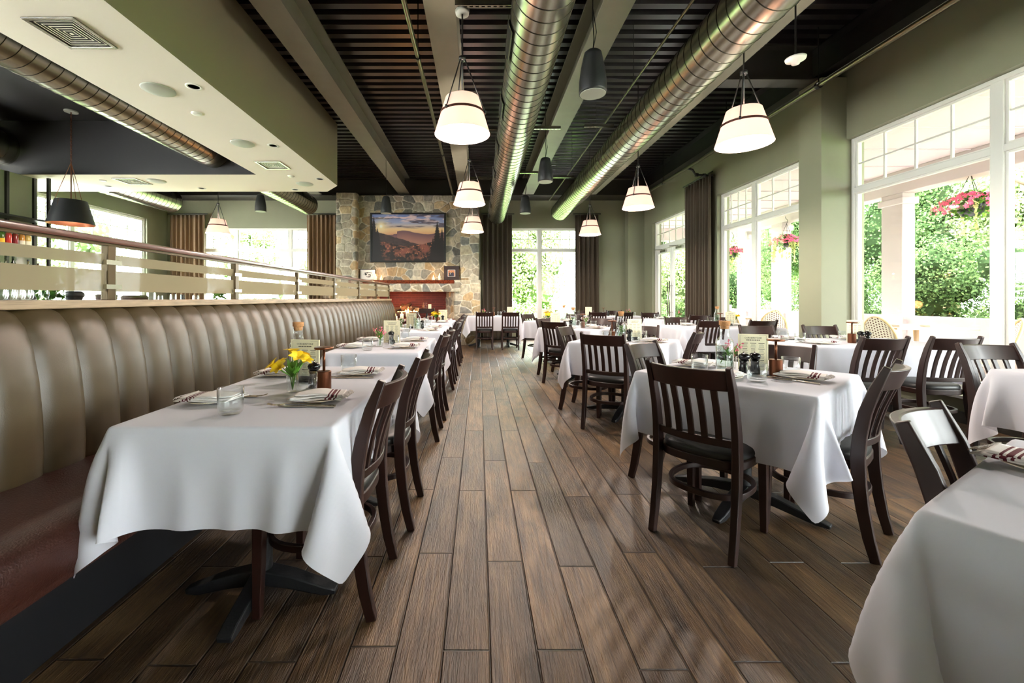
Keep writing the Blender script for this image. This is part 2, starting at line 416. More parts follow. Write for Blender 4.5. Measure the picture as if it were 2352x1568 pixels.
wall_with_holes('wall_left', 'y', -9.15, -8.95, -5.2, 12.2, 0, ZW + .6, [(-4.3, 4.9, .9, 3.34), (5.2, 11.45, .9, 3.34)])
wall_with_holes('wall_front', 'x', -5.2, -5.0, -9.1, XW, 0, ZW + .6, [])
# bar back wall on the far left, carrying the bottle shelves
wall_boxes('wall_bar', [(-8.0, 5.9, 0, -7.8, 7.5, 3.295)])
# piers on the right wall and in the back corner
wall_boxes('wall_pier_right', [(4.34, 5.38, 0, XW, 5.76, 3.99)])
wall_boxes('wall_pier_back', [(4.2, 11.95, 0, XW, YB, ZW)])
def window(name, ox, oy, rz, length, z0, z1, ztr, splits, cols, rows=2, door=False, deep=.09):
    w = thing(name, None, None, (ox, oy, 0), rz, kind='structure')
    f = MB(); t = .045
    d0, d1 = -deep / 2, deep / 2
    f.box(0, d0, z0, t, d1, z1); f.box(length - t, d0, z0, length, d1, z1)
    f.box(t, d0, z1 - t, length - t, d1, z1); f.box(t, d0, z0, length - t, d1, z0 + .06)
    f.box(t, d0, ztr - .035, length - t, d1, ztr + .035)
    for s_ in splits: f.box(s_ - .05, d0 - .004, z0 + .055, s_ + .05, d1 + .004, z1 - t + .005)
    f.build('window_frame', M_white, w, bevel=.006)
    edges = [0] + list(splits) + [length]
    g = MB(); sash = MB()
    for i in range(len(edges) - 1):
        a = edges[i] + .05; b = edges[i + 1] - .05
        for k in range(1, cols):
            x = a + (b - a) * k / cols; g.box(x - .009, -.012, ztr + .03, x + .009, .012, z1 - t)
        for k in range(1, rows):
            z = ztr + (z1 - ztr) * k / rows; g.box(a, -.0105, z - .009, b, .0105, z + .009)
        for (q0, q1) in ((z0 + .05, ztr - .03), (ztr + .03, z1 - t)):
            sash.box(a - .005, -.025, q0, a + .022, .025, q1); sash.box(b - .022, -.025, q0, b + .005, .025, q1)
            sash.box(a, -.0235, q1 - .022, b, .0235, q1 + .001); sash.box(a, -.0235, q0 - .001, b, .0235, q0 + .022)
        p = MB(); p.box(a, -.004, z0 + .05, b, .004, z1 - t); p.build('glass_pane', M_pane, w)
    g.build('muntin_grid', M_white, w); sash.build('sash', M_white, w)
    return w
ztr = 2.55
window('window_1', XG, -1.1, R(90), 6.5, ZS, ZT, ztr, [.5, 2.0, 3.5, 4.98], 4)
window('window_2', XG, 5.74, R(90), 2.56, ZS, ZT, ztr, [1.58], 4)
window('window_3', .62, 12.29, 0, 2.33, ZS, ZT, 2.58, [1.13], 4)
window('window_4', -7.95, 12.29, 0, 3.35, .5, ZT, 2.58, [.95, 2.5], 4)
window('window_5', -9.05, 5.2, R(90), 6.25, .9, 3.34, 2.62, [2.1, 4.2], 4)
window('window_7_added', -9.05, -4.3, R(90), 9.2, .9, 3.34, 2.62, [2.3, 4.6, 6.9], 4)  # unseen window, added to throw daylight up onto the soffit underside
window('window_6', XG, -4.6, R(90), 3.4, ZS, ZT, ztr, [1.7], 4)
# patio double door with transom
dr = thing('door_1', None, None, (XG, 9.55, 0), R(90), kind='structure')
f = MB(); L_ = 1.85
f.box(0, -.05, 0, .05, .05, ZT); f.box(L_ - .05, -.05, 0, L_, .05, ZT); f.box(.05, -.05, ZT - .05, L_ - .05, .05, ZT); f.box(.05, -.05, 2.46, L_ - .05, .05, 2.58)
f.build('door_frame', M_white, dr, bevel=.006)
g = MB()
for k in range(1, 5): g.box(.05 + k * .35 - .009, -.012, 2.58, .05 + k * .35 + .009, .012, ZT - .05)
g.box(.05, -.0105, 2.87, L_ - .05, .0105, 2.89); g.build('muntin_grid', M_white, dr)
MB().box(.05, -.004, 2.58, L_ - .05, .004, ZT - .05).build('glass_pane', M_pane, dr)
for x0 in (.055, .93):
    x1 = x0 + .865; q = MB()
    q.box(x0, -.025, .02, x0 + .09, .025, 2.45); q.box(x1 - .09, -.025, .02, x1, .025, 2.45); q.box(x0 + .09, -.025, 2.35, x1 - .09, .025, 2.45); q.box(x0 + .09, -.025, .02, x1 - .09, .025, .24)
    leaf = q.build('door_leaf', M_white, dr, bevel=.005)
    MB().box(x0 + .09, -.004, .24, x1 - .09, .004, 2.35).build('glass_pane', M_pane, leaf)
    hx = x1 - .045 if x0 < .5 else x0 + .045
    h = MB(); h.cyl((hx, .1, .75), (hx, .1, 1.6), .014); h.cyl((hx, .02, .85), (hx, .1, .85), .009); h.cyl((hx, .02, 1.5), (hx, .1, 1.5), .009)
    h.build('door_handle', M_chrome, leaf, smooth=True)
    h = MB(); h.box(x0 + .25, .025, 2.37, x0 + .55, .075, 2.43); h.tube([(x0 + .4, .08, 2.44), (x0 + .6, .2, 2.45), (x0 + .75, .05, 2.47)], .01)
    h.build('door_closer', M_chrome, leaf)

# ceiling: corrugated deck, steel girder, soffit with tray
b = MB(); y = -5.2; prof = []
while y < 12.25:
    prof += [(y, ZD), (y + .085, ZD), (y + .1, ZD + .06), (y + .165, ZD + .06)]; y += .18
vs = []; fs = []
for i, (yy, zz) in enumerate(prof): vs += [(-9.1, yy, zz), (4.9, yy, zz)]
for i in range(len(prof) - 1): fs.append((2 * i, 2 * i + 1, 2 * i + 3, 2 * i + 2))
b.add(vs, fs); struct(b.build('ceiling', M_deck))
struct(MB().box(-9.3, -5.2, ZD + .1, 4.95, 12.5, ZD + .25).build('ceiling_roof_slab', M_dark))
def ibeam(b, ax, c, z0, z1, a0, a1, fw=.3, tw=.02, ft=.02):
    """I section; ax 'y' runs along y at x=c"""
    def bx(u0, u1, q0, q1):
        if ax == 'y': b.box(c + u0, a0, q0, c + u1, a1, q1)
        else: b.box(a0, c + u0, q0, a1, c + u1, q1)
    bx(-fw / 2, fw / 2, z0, z0 + ft); bx(-fw / 2, fw / 2, z1 - ft, z1); bx(-tw / 2, tw / 2, z0 + ft, z1 - ft)
for c, lab in ((-2.02, 'taupe steel ceiling beam nearest the cream soffit'), (-.38, 'taupe steel ceiling beam above the row of pendant lamps'),
               (1.33, 'taupe steel ceiling beam between the two round ducts'), (3.02, 'taupe steel ceiling beam behind the right-hand round duct'),
               (-4.4, 'taupe steel ceiling beam seen beyond the soffit above the left dining area')):
    y0 = -5.0 if c > -3 else 8.5
    q = MB(); ibeam(q, 'y', c, 4.0, ZD, y0, 11.48)
    tag(q.build('steel_beam', M_beam), lab, 'beam', 'steel beams under the ceiling deck')
q = MB(); ibeam(q, 'x', 11.62, 3.98, ZD - .005, -8.9, XW - .02, .28); q.box(-8.9, 11.7, 4.0, XW - .02, 12.19, 4.04)
tag(q.build('steel_girder', M_beamd), 'dark steel girder running along the top of the back wall', 'beam')
q = MB(); ibeam(q, 'y', 4.5, 4.06, ZD - .005, -4.9, 11.45, .28)
tag(q.build('steel_girder', M_dark), 'black steel girder along the top of the right-hand wall', 'beam')
q = MB(); ibeam(q, 'x', 5.56, 4.0, ZD, 3.18, 4.36, .22)
tag(q.build('steel_beam', M_beamd), 'short steel cross beam reaching the green pier', 'beam')

# soffit (dropped box over the bar) : outline with chamfered corner, tray recess
Zs = 3.30; XF = -2.655; YF = 7.96
q = MB()
und = [(-3.8, -5), (XF, -5), (XF, YF), (-3.0, 8.4), (-8.95, 8.4), (-8.95, 7.24), (-3.8, 7.24)]
n = len(und)
q.add([(x, y, Zs) for x, y in und] + [(x, y, ZD) for x, y in und], [(0, 1, 2, 3, 6), (3, 4, 5, 6)][::1], 1)
q.add([(XF, -5, Zs), (XF, YF, Zs), (XF, YF, ZD), (XF, -5, ZD)], [(0, 1, 2, 3)], 0)
q.add([(XF, YF, Zs), (-3.0, 8.4, Zs), (-3.0, 8.4, ZD), (XF, YF, ZD)], [(0, 1, 2, 3)], 0)
q.add([(-3.0, 8.4, Zs), (-8.95, 8.4, Zs), (-8.95, 8.4, ZD), (-3.0, 8.4, ZD)], [(0, 1, 2, 3)], 0)
zr = 4.22
q.add([(-3.8, -5, Zs), (-3.8, 7.24, Zs), (-3.8, 7.24, zr), (-3.8, -5, zr)], [(0, 1, 2, 3)], 2)
q.add([(-3.8, 7.24, Zs), (-8.95, 7.24, Zs), (-8.95, 7.24, zr), (-3.8, 7.24, zr)], [(0, 1, 2, 3)], 2)
q.add([(-3.8, 7.24, zr), (-8.95, 7.24, zr), (-8.95, -5, zr), (-3.8, -5, zr)], [(0, 1, 2, 3)], 2)
struct(q.build('ceiling_soffit', [M_fascia, M_soffit, M_dark]))

# floor-level sills and baseboards
struct(MB().box(4.6, -4.9, 0, XW, 5.37, .1).box(4.6, 5.77, 0, XW, 9.5, .1).build('baseboard_right', M_beamd))
struct(MB().box(-.02, 12.14, 0, 4.19, YB, .1).build('baseboard_back', M_beamd))
struct(MB().box(4.56, -1.1, ZS - .03, 4.75, 5.38, ZS).box(4.56, 5.77, ZS - .03, 4.75, 8.3, ZS).build('trim_1', M_white, bevel=.004))

# ---------------------------------------------------------------- ducts
def duct(label, x, z, r, y0, y1, regs=(), rr=None, group='round galvanised ducts', pitch=.135):
    t = thing('spiral_duct', label, 'duct', (x, y0, z), group=group)
    n = 40; prof = [(0, 0), (.1255, 0), (.1275, .0035), (.1305, .0035), (.1325, 0)]
    L_ = y1 - y0; K = int(L_ / pitch) + 2; S = []
    for k in range(-1, K):
        for (s_, h) in prof: S.append((k * pitch + s_, h))
    P = np.zeros((len(S), n + 1, 3))
    for j in range(n + 1):
        th = 2 * PI * j / n
        for i, (s_, h) in enumerate(S):
            yy = min(max(s_ + pitch * j / n, 0), L_)
            P[i, j] = ((r + h) * math.cos(th), yy, (r + h) * math.sin(th))
    q = MB(); q.grid(P, fm=lambda i, j: 1 if i % 5 in (1, 2, 3) else 0)
    q.build('duct_body', [M_duct, M_seam], t, angle=22)
    q = MB(); v = [(0, L_ + .07, 0)]; m = 5; vv = []
    for i in range(m):
        a = (PI / 2) * i / m
        for j in range(n): vv.append((r * math.cos(2 * PI * j / n) * math.cos(a * .98), L_ + .05 * math.sin(a), r * math.sin(2 * PI * j / n) * math.cos(a * .98)))
    q.add(vv, [(i * n + j, i * n + (j + 1) % n, (i + 1) * n + (j + 1) % n, (i + 1) * n + j) for i in range(m - 1) for j in range(n)] + [tuple((m - 1) * n + j for j in range(n))])
    q.build('end_cap', M_duct, t, smooth=True)
    for (yc, ln, a0, a1) in regs:
        g = MB(); A = 10; fr = MB()
        def arc(rad, ya, yb, aa, ab, mb):
            P = np.zeros((A + 1, 2, 3))
            for i in range(A + 1):
                th = R(aa + (ab - aa) * i / A)
                for j, yy in enumerate((ya, yb)): P[i, j] = (rad * math.cos(th), yy, rad * math.sin(th))
            mb.grid(P, flip=True)
        ya = yc - y0 - ln / 2; yb = ya + ln
        arc(r + .012, ya, yb, a0, a1, g)
        reg = g.build('register_grille', M_black, t, smooth=True)
        da = 5
        arc(r + .017, ya - .03, ya, a0 - da, a1 + da, fr); arc(r + .017, yb, yb + .03, a0 - da, a1 + da, fr)
        arc(r + .017, ya - .03, yb + .03, a0 - da, a0, fr); arc(r + .017, ya - .03, yb + .03, a1, a1 + da, fr)
        fr.build('register_frame', M_duct, reg, smooth=True)
        sl = MB()
        for k in range(1, 8):
            yy = ya + ln * k / 8; arc(r + .015, yy - .004, yy + .004, a0, a1, sl)
        sl.build('louvre', M_seam, reg)
    return t
duct('round spiral duct hanging over the aisle with dark registers on its side', .47, 3.37, .225, -4.5, 11.15,
     [(2.3 + 1.22 * k, .4, 168, 205) for k in range(8)])
duct('round spiral duct running over the diagonal tables on the right', 2.12, 3.46, .225, -4.5, 11.15)
duct('round spiral duct passing through the tray over the bar and out towards the stone fireplace', -4.52, 3.66, .25, -4.5, 11.25,
     [(3.7, .5, 15, 50), (5.5, .5, 15, 50), (10.6, .45, 10, 50), (9.2, .45, 10, 50)])
duct('round spiral duct farthest left, ending by the tan curtain', -8.1, 3.74, .28, 1.0, 11.2, [(10.6, .45, 10, 45), (9.0, .45, 10, 45)])

def rod(name, pts, r, m, label, cat, group=None, n=8):
    q = MB(); q.tube(pts, r, n); return tag(q.build(name, m, smooth=True), label, cat, group)
# sprinkler pipes
t = thing('sprinkler_pipe', 'slim metal sprinkler pipe running beside the beam over the pendant lamps', 'pipe')
MB().tube([(-.66, -4.5, 3.8), (-.66, 11.3, 3.8)], .024).build('pipe_run', M_pipe, t, smooth=True)
for yy in (1.5, 4.6, 7.7, 10.6): MB().cyl((-.66, yy, 3.8), (-.66, yy, ZD), .006).cyl((-.66, yy - .015, 3.8), (-.66, yy + .015, 3.8), .034).build('hanger_rod', M_black, t)
t = thing('sprinkler_pipe', 'long metal sprinkler pipe hung along the top of the right-hand wall', 'pipe')
MB().tube([(4.08, -4.5, 3.75), (4.08, 11.4, 3.75)], .03).build('pipe_run', M_pipe, t, smooth=True)
for yy in (1.2, 3.45, 5.1, 7.0, 9.4): MB().cyl((4.08, yy, 3.75), (4.08, yy, ZD), .006).cyl((4.08, yy - .02, 3.75), (4.08, yy + .02, 3.75), .042).build('hanger_rod', M_black, t)
for yy in (2.95, 8.35):
    br = MB().tube([(4.08, yy, 3.75), (4.2, yy, 3.72), (4.26, yy, 3.62), (4.62, yy, 3.6)], .022).cyl((4.25, yy, 3.62), (4.31, yy, 3.615), .036).cyl((4.4, yy, 3.61), (4.46, yy, 3.61), .034).build('branch_pipe', M_black, t, smooth=True)
    MB().cyl((4.6, yy, 3.6), (4.63, yy, 3.6), .03).build('sprinkler_head', M_pipe, br)
for yy in (2.6,): MB().cyl((4.08, yy, 3.78), (4.08, yy, 3.86), .01).cyl((4.08, yy, 3.86), (4.08, yy, 3.868), .022).build('sprinkler_head', M_copper, t)
t = thing('sprinkler_pipe', 'thin pipe crossing in front of the dark girder above the stone chimney', 'pipe')
MB().tube([(-3.9, 11.3, 3.93), (.3, 11.3, 3.93)], .02).build('pipe_run', M_beamd, t, smooth=True)
rod('conduit', [(2.0 - .18, -4.5, 3.72), (1.82, 11.0, 3.72)], .014, M_pipe, 'thin conduit running along the upper left of the right-hand round duct', 'conduit')
# duct hangers
for x, z in ((2.12, 3.46),):
    for yy, nm in ((1.9, 'first'), (3.4, 'second'), (5.0, 'third'), (6.6, 'fourth'), (8.3, 'fifth'), (10.0, 'last')):
        tag(MB().cyl((x - .3, yy, z + .26), (x - .3, yy, ZD), .004).cyl((x - .3, yy, z + .26), (x, yy, z + .245), .004).build('duct_hanger', M_black),
            'thin black hanger rod holding the right-hand round duct, %s from the camera' % nm, 'hanger', 'hanger rods over the right-hand duct')
# slotted struts
def strut(x0, x1, y, z, lab):
    q = MB(); w = .041
    q.box(x0, y - w / 2, z, x1, y - w / 2 + .012, z + .006); q.box(x0, y + w / 2 - .012, z, x1, y + w / 2, z + .006)
    q.box(x0, y - w / 2, z, x1, y - w / 2 + .003, z + .04); q.box(x0, y + w / 2 - .003, z, x1, y + w / 2, z + .04)
    x = x0
    while x < x1 - .03: q.box(x, y - w / 2 + .012, z, x + .022, y + w / 2 - .012, z + .006); x += .05
    tag(q.build('slotted_strut', M_duct), lab, 'strut', 'slotted struts under the ceiling')
k = 0
for y, nm in ((3.55, 'nearest'), (6.15, 'middle'), (8.7, 'farthest')):
    strut(-.2, .27, y, 3.63, 'slotted metal strut left of the aisle duct, in the %s row of struts' % nm)
    strut(.7, 1.18, {3.55: 3.43, 6.15: 6.13, 8.7: 8.3}[y], 3.63, 'slotted metal strut right of the aisle duct, in the %s row of struts' % nm)
    strut(1.5, 1.92, y - .1, 3.63, 'slotted metal strut left of the right-hand duct, in the %s row of struts' % nm)

# ---------------------------------------------------------------- soffit fittings
def vent(x, y, s, lab, z=Zs):
    t = thing('air_vent', lab, 'vent', (x, y, z), group='square louvred vents in the soffit')
    h = s / 2; q = MB(); w = .03
    def ring(a, b, z0, z1, mb):
        mb.box(-a, -a, z0, a, -b, z1); mb.box(-a, b, z0, a, a, z1); mb.box(-a, -b, z0, -b, b, z1); mb.box(b, -b, z0, a, b, z1)
    ring(h, h - w, -.012, 0, q); q.build('vent_frame', M_duct, t, bevel=.003)
    MB().box(-h + w, -h + w, -.0015, h - w, h - w, -.0005).build('backing', M_black, t)
    l = MB(); a = h - w - .02
    for i in range(5):
        ring(a, a - .004, -.006, -.003, l); a -= .028
    l.box(-a, -a, -.009, a, a, -.004); l.build('louvre_rings', M_soffit, t)
vent(-3.24, 3.38, .4, 'large square louvred vent in the soffit, nearest the camera')
vent(-3.26, 6.72, .4, 'small looking square vent in the soffit above the banquette')
vent(-6.24, 7.65, .42, 'square vent on the far strip of the soffit above the bar pendant')
def disc(name, x, y, r, lab, cat, m, grp, z=Zs):
    q = MB(); q.lathe([(r, 0), (r, -.006), (r * .94, -.012), (r * .5, -.014), (0, -.015)][::-1], n=32)
    o = q.build(name, m, smooth=True); o.location = (x, y, z); return tag(o, lab, cat, grp)
disc('ceiling_speaker', -3.24, 4.29, .15, 'flat round ceiling speaker just beyond the largest vent', 'speaker', M_spkg, 'round flush speakers in the soffit')
disc('ceiling_speaker', -3.22, 5.78, .15, 'flat round ceiling speaker, second along the soffit strip', 'speaker', M_spkg, 'round flush speakers in the soffit')
disc('ceiling_speaker', -3.21, 7.82, .15, 'flat round ceiling speaker near the chamfered soffit corner', 'speaker', M_spkg, 'round flush speakers in the soffit')
disc('ceiling_speaker', -5.79, 7.62, .15, 'flat round ceiling speaker beside the vent on the far soffit strip', 'speaker', M_spkg, 'round flush speakers in the soffit')
disc('smoke_detector', -3.22, 4.84, .055, 'small white round detector between two ceiling speakers', 'smoke detector', M_white, 'small round detectors')
disc('smoke_detector', -3.24, 7.32, .055, 'small white round detector beyond the second square vent', 'smoke detector', M_white, 'small round detectors')
disc('smoke_detector', -6.73, 7.6, .055, 'small white round detector left of the far vent', 'smoke detector', M_white, 'small round detectors')
for i, (x, y, lab) in enumerate(((-2.84, 4.23, 'recessed downlight nearest the camera along the soffit edge'), (-2.84, 5.86, 'recessed downlight, second along the soffit edge'),
                  (-2.81, 7.5, 'recessed downlight by the chamfered soffit corner'), (-3.56, 8.23, 'recessed downlight on the far soffit edge nearest the fireplace'),
                  (-5.31, 8.13, 'recessed downlight in the middle of the far soffit edge'), (-6.96, 7.97, 'recessed downlight on the far soffit edge above the bar pendant'),
                  (-2.84, 2.6, 'recessed downlight overhead at the near end of the soffit'))):
    t = thing('recessed_downlight', lab, 'ceiling light', (x, y, Zs), group='recessed downlights in the soffit')
    MB().shell([(.075, 0), (.075, -.005), (.055, -.007), (.05, 0), (.05, .0)], n=28).build('trim_ring', M_white, t, smooth=True)
    MB().lathe([(0, -.002), (.05, -.002)], n=28).build('reflector', M_spk, t)
    sd = bpy.data.lights.new('downlight', 'SPOT'); sd.energy = 30; sd.spot_size = R(95); sd.spot_blend = .7; sd.color = (1, .86, .7); sd.shadow_soft_size = .05
    so = bpy.data.objects.new('downlight', sd); C.objects.link(so); so.parent = t; so.location = (0, 0, -.02)
# hanging smoke detector
t = thing('smoke_detector', 'white dome heat detector hanging from a rod near the right pendant lamp', 'smoke detector', (2.76, 3.7, 3.27))
MB().lathe([(.0, -.045), (.03, -.04), (.035, -.015), (.075, -.005), (.08, .012), (.02, .02), (0, .02)], n=28).build('dome', M_white, t, smooth=True)
MB().cyl((0, 0, .02), (0, 0, .62), .007).build('rod', M_black, t); MB().lathe([(.055, .62), (.055, .64)], n=20).build('mount_plate', M_black, t)

# ---------------------------------------------------------------- pendant lamps
def pendant_proto():
    t = thing('pendant_lamp', 'x', 'pendant lamp')
    P = [(.23, 0), (.14, .3)]
    prof = [(.23, 0), (.23 - .03, .1), (.14, .3)]
    MB().shell([(.23, 0), (.2, .1), (.17, .2), (.14, .3)], n=48).shell([(.138, .3), (.228, 0)], n=48).build('shade', M_shade, t, smooth=True)
    rb = .23 - .09 * .17 / .3
    MB().shell([(rb + .005, .162), (rb + .005, .182)], n=48).shell([(rb + .005, .182), (rb - .006, .182)], n=48).build('trim_band', M_band, t, smooth=True)
    for k in range(3):
        a = R(90 + 120 * k + 20)
        MB().tube([(math.cos(a) * .02, math.sin(a) * .02, .63), (math.cos(a) * (rb + .012), math.sin(a) * (rb + .012), .17)], .0055, 6).cyl((math.cos(a) * (rb + .012), math.sin(a) * (rb + .012), .16), (math.cos(a) * (rb + .012), math.sin(a) * (rb + .012), .185), .01).build('support_rod', M_black, t, smooth=True)
    MB().tube([(0, 0, .25), (0, 0, 1.02)], .007, 8).cyl((0, 0, .615), (0, 0, .645), .03).build('stem', M_black, t, smooth=True)
    MB().lathe([(.055, 1.0), (.06, 1.03), (.0, 1.035)], n=24).build('canopy', M_spkg, t, smooth=True)
    MB().lathe([(0, .09), (.03, .11), (.034, .14), (.02, .18), (.015, .22), (.015, .26)], n=16).build('bulb', M_bulb, t, smooth=True)
    return t
pp = pendant_proto()
def lamp_light(x, y, z, e, col=(1, .88, .78), r=.05, name='lamp_light'):
    d = bpy.data.lights.new(name, 'POINT'); d.energy = e; d.color = col; d.shadow_soft_size = r
    o = bpy.data.objects.new(name, d); C.objects.link(o); o.location = (x, y, z); return o
ext = []
for x, y, lab in ((-.138, 3.53, 'lit white drum pendant lamp over the aisle, nearest the camera'), (-.138, 6.14, 'lit white drum pendant lamp over the aisle, second in its row'),
                  (-.13, 8.7, 'lit white drum pendant lamp over the aisle, farthest, before the chimney stones'),
                  (2.34, 3.75, 'lit white drum pendant lamp on the right, nearest the big window'), (2.4, 6.4, 'lit white drum pendant lamp on the right, second in its row'),
                  (2.38, 9.1, 'lit white drum pendant lamp on the right, farthest, by the back wall'), (-5.5, 8.95, 'pale drum pendant lamp hanging before the left back window')):
    o = place(pp, (x, y, 2.55), 0, lab, 'white drum pendant lamps')
    l = lamp_light(0, 0, .06, 26); l.parent = o
    if x > 2 or x < -3: ext.append(o)
for o in ext: MB().cyl((0, 0, 1.03), (0, 0, 1.9), .006).build('ceiling_stem', M_black, o)
t = thing('pendant_lamp', 'black tapered pendant lamp on a chain over the bar', 'pendant lamp', (-6.6, 6.87, 2.39))
MB().shell([(.30, 0), (.2, .38)], n=48).shell([(.198, .38), (.298, 0)], n=48, m=1).lathe([(.0, .375), (.2, .378)], n=48).build('shade', [M_spk, M_copper], t, smooth=True)
for k in range(3):
    a = R(90 + 120 * k); MB().tube([(0, 0, 1.0), (math.cos(a) * .2, math.sin(a) * .2, .38)], .004, 6).build('support_rod', M_copper, t)
MB().tube([(0, 0, .38), (0, 0, 1.0)], .008, 8).build('stem', M_copper, t)
MB().tube([(0.29 * math.cos(a2) * s_, -.29, z_) for a2, s_, z_ in ((0, 0, .0),)] + [(0, -.2, .38)], .004, 6).build('strap', M_copper, t)
q = MB()
for k in range(20):
    z0 = 1.0 + k * .042; a = (k % 2) * PI / 2
    q.tube([(math.cos(a) * .012 * math.cos(w), math.sin(a) * .012 * math.cos(w), z0 + .022 + .026 * math.sin(w)) for w in np.linspace(0, 2 * PI, 9)[:-1]], .0035, 5, closed=True)
q.build('chain', M_copper, t); MB().lathe([(.09, 1.81), (.09, 1.83)], n=24).build('canopy', M_spkg, t)
lamp_light(0, 0, .1, 12).parent = t

# hanging black speakers
sp = thing('pendant_speaker', 'x', 'speaker')
MB().lathe([(.106, 0), (.11, .02), (.108, .1), (.095, .2), (.075, .3), (.068, .33), (.05, .345), (0, .347)], n=36).build('speaker_body', M_spk, sp, smooth=True)
MB().lathe([(0, -.003), (.1, -.003), (.104, .004)], n=36).build('grille', M_spkg, sp)
MB().tube([(0, 0, .345), (.01, 0, .45), (0, 0, .6)], .004, 6).tube([(0, 0, .345), (0.03, 0, .5), (0, 0, .7)], .003, 6).build('cable', M_black, sp)
sus = []
for x, y, z, lab in ((.92, 3.43, 2.84, 'black hanging speaker with grey face right of the aisle duct, nearest'), (.96, 6.13, 2.87, 'black hanging speaker between the ducts, second in the row'),
                     (.905, 8.3, 2.85, 'black hanging speaker between the ducts, farthest, above the back window'), (-1.88, 8.6, 2.91, 'black hanging speaker in front of the stone chimney picture'),
                     (-4.5, 8.75, 2.98, 'black hanging speaker seen past the soffit beside the left pale pendant')):
    o = place(sp, (x, y, z), 0, lab, 'black hanging speakers'); top = 4.449 if x > 0 else 4.003
    sus.append((o, top - z))
for o, h in sus: MB().tube([(0, 0, .6), (0, 0, h)], .004, 6).build('suspension_wire', M_black, o)

# ---------------------------------------------------------------- curtains
def curtain(x0, x1, z0, z1, folds, lab, m, loc, rz=0, amp=.045, seed=0, tabs=True):
    t = thing('curtain', lab, 'curtain', loc, rz, group='floor length pleated curtains')
    rs = np.random.RandomState(seed); nx = folds * 16 + 1; nz = 26; P = np.zeros((nx, nz, 3))
    ph = rs.uniform(-1.1, 1.1, folds + 1); w = x1 - x0
    for i in range(nx):
        u = i / (nx - 1); f = u * folds; k = int(min(f, folds - 1))
        pp_ = ph[k] * (1 - (f - k)) + ph[k + 1] * (f - k)
        for j in range(nz):
            v = j / (nz - 1); top = v ** 6
            a = amp * (1 - .45 * top) * (1 + .3 * math.sin(k * 2.1))
            off = a * (math.sin(2 * PI * f + pp_ * (.35 + .65 * (1 - v))) + .25 * math.sin(4 * PI * f + 1 + pp_))
            P[i, j] = (x0 + u * w + .012 * math.cos(2 * PI * f * 1 + 1) * (1 - v), off, z0 + (z1 - z0) * v)
    q = MB(); q.grid(P); o = q.build('cloth', m, t, smooth=True)
    s = o.modifiers.new('thick', 'SOLIDIFY'); s.thickness = .004
    MB().cyl((x0 - .06, 0, z1 + .03), (x1 + .06, 0, z1 + .03), .014).build('curtain_rod', M_black, t)
curtain(0, .82, .03, 3.55, 6, 'brown floor length curtain between the chimney stones and the back window', M_curt, (.12, 12.02, 0), seed=1)
curtain(0, .66, .03, 3.55, 5, 'brown floor length curtain right of the back window', M_curt, (2.73, 12.02, 0), seed=2)
curtain(0, 1.0, .03, 3.55, 8, 'tan floor length curtain left of the left back window', M_curt2, (-8.75, 12.02, 0), seed=3)
curtain(0, .95, .03, 3.55, 8, 'brown floor length curtain left of the stone chimney', M_curt2, (-4.88, 12.02, 0), seed=4)
curtain(0, 1.05, .03, 3.62, 9, 'brown floor length curtain between the patio door and the windows', M_curt, (4.53, 8.3, 0), R(90), seed=5)

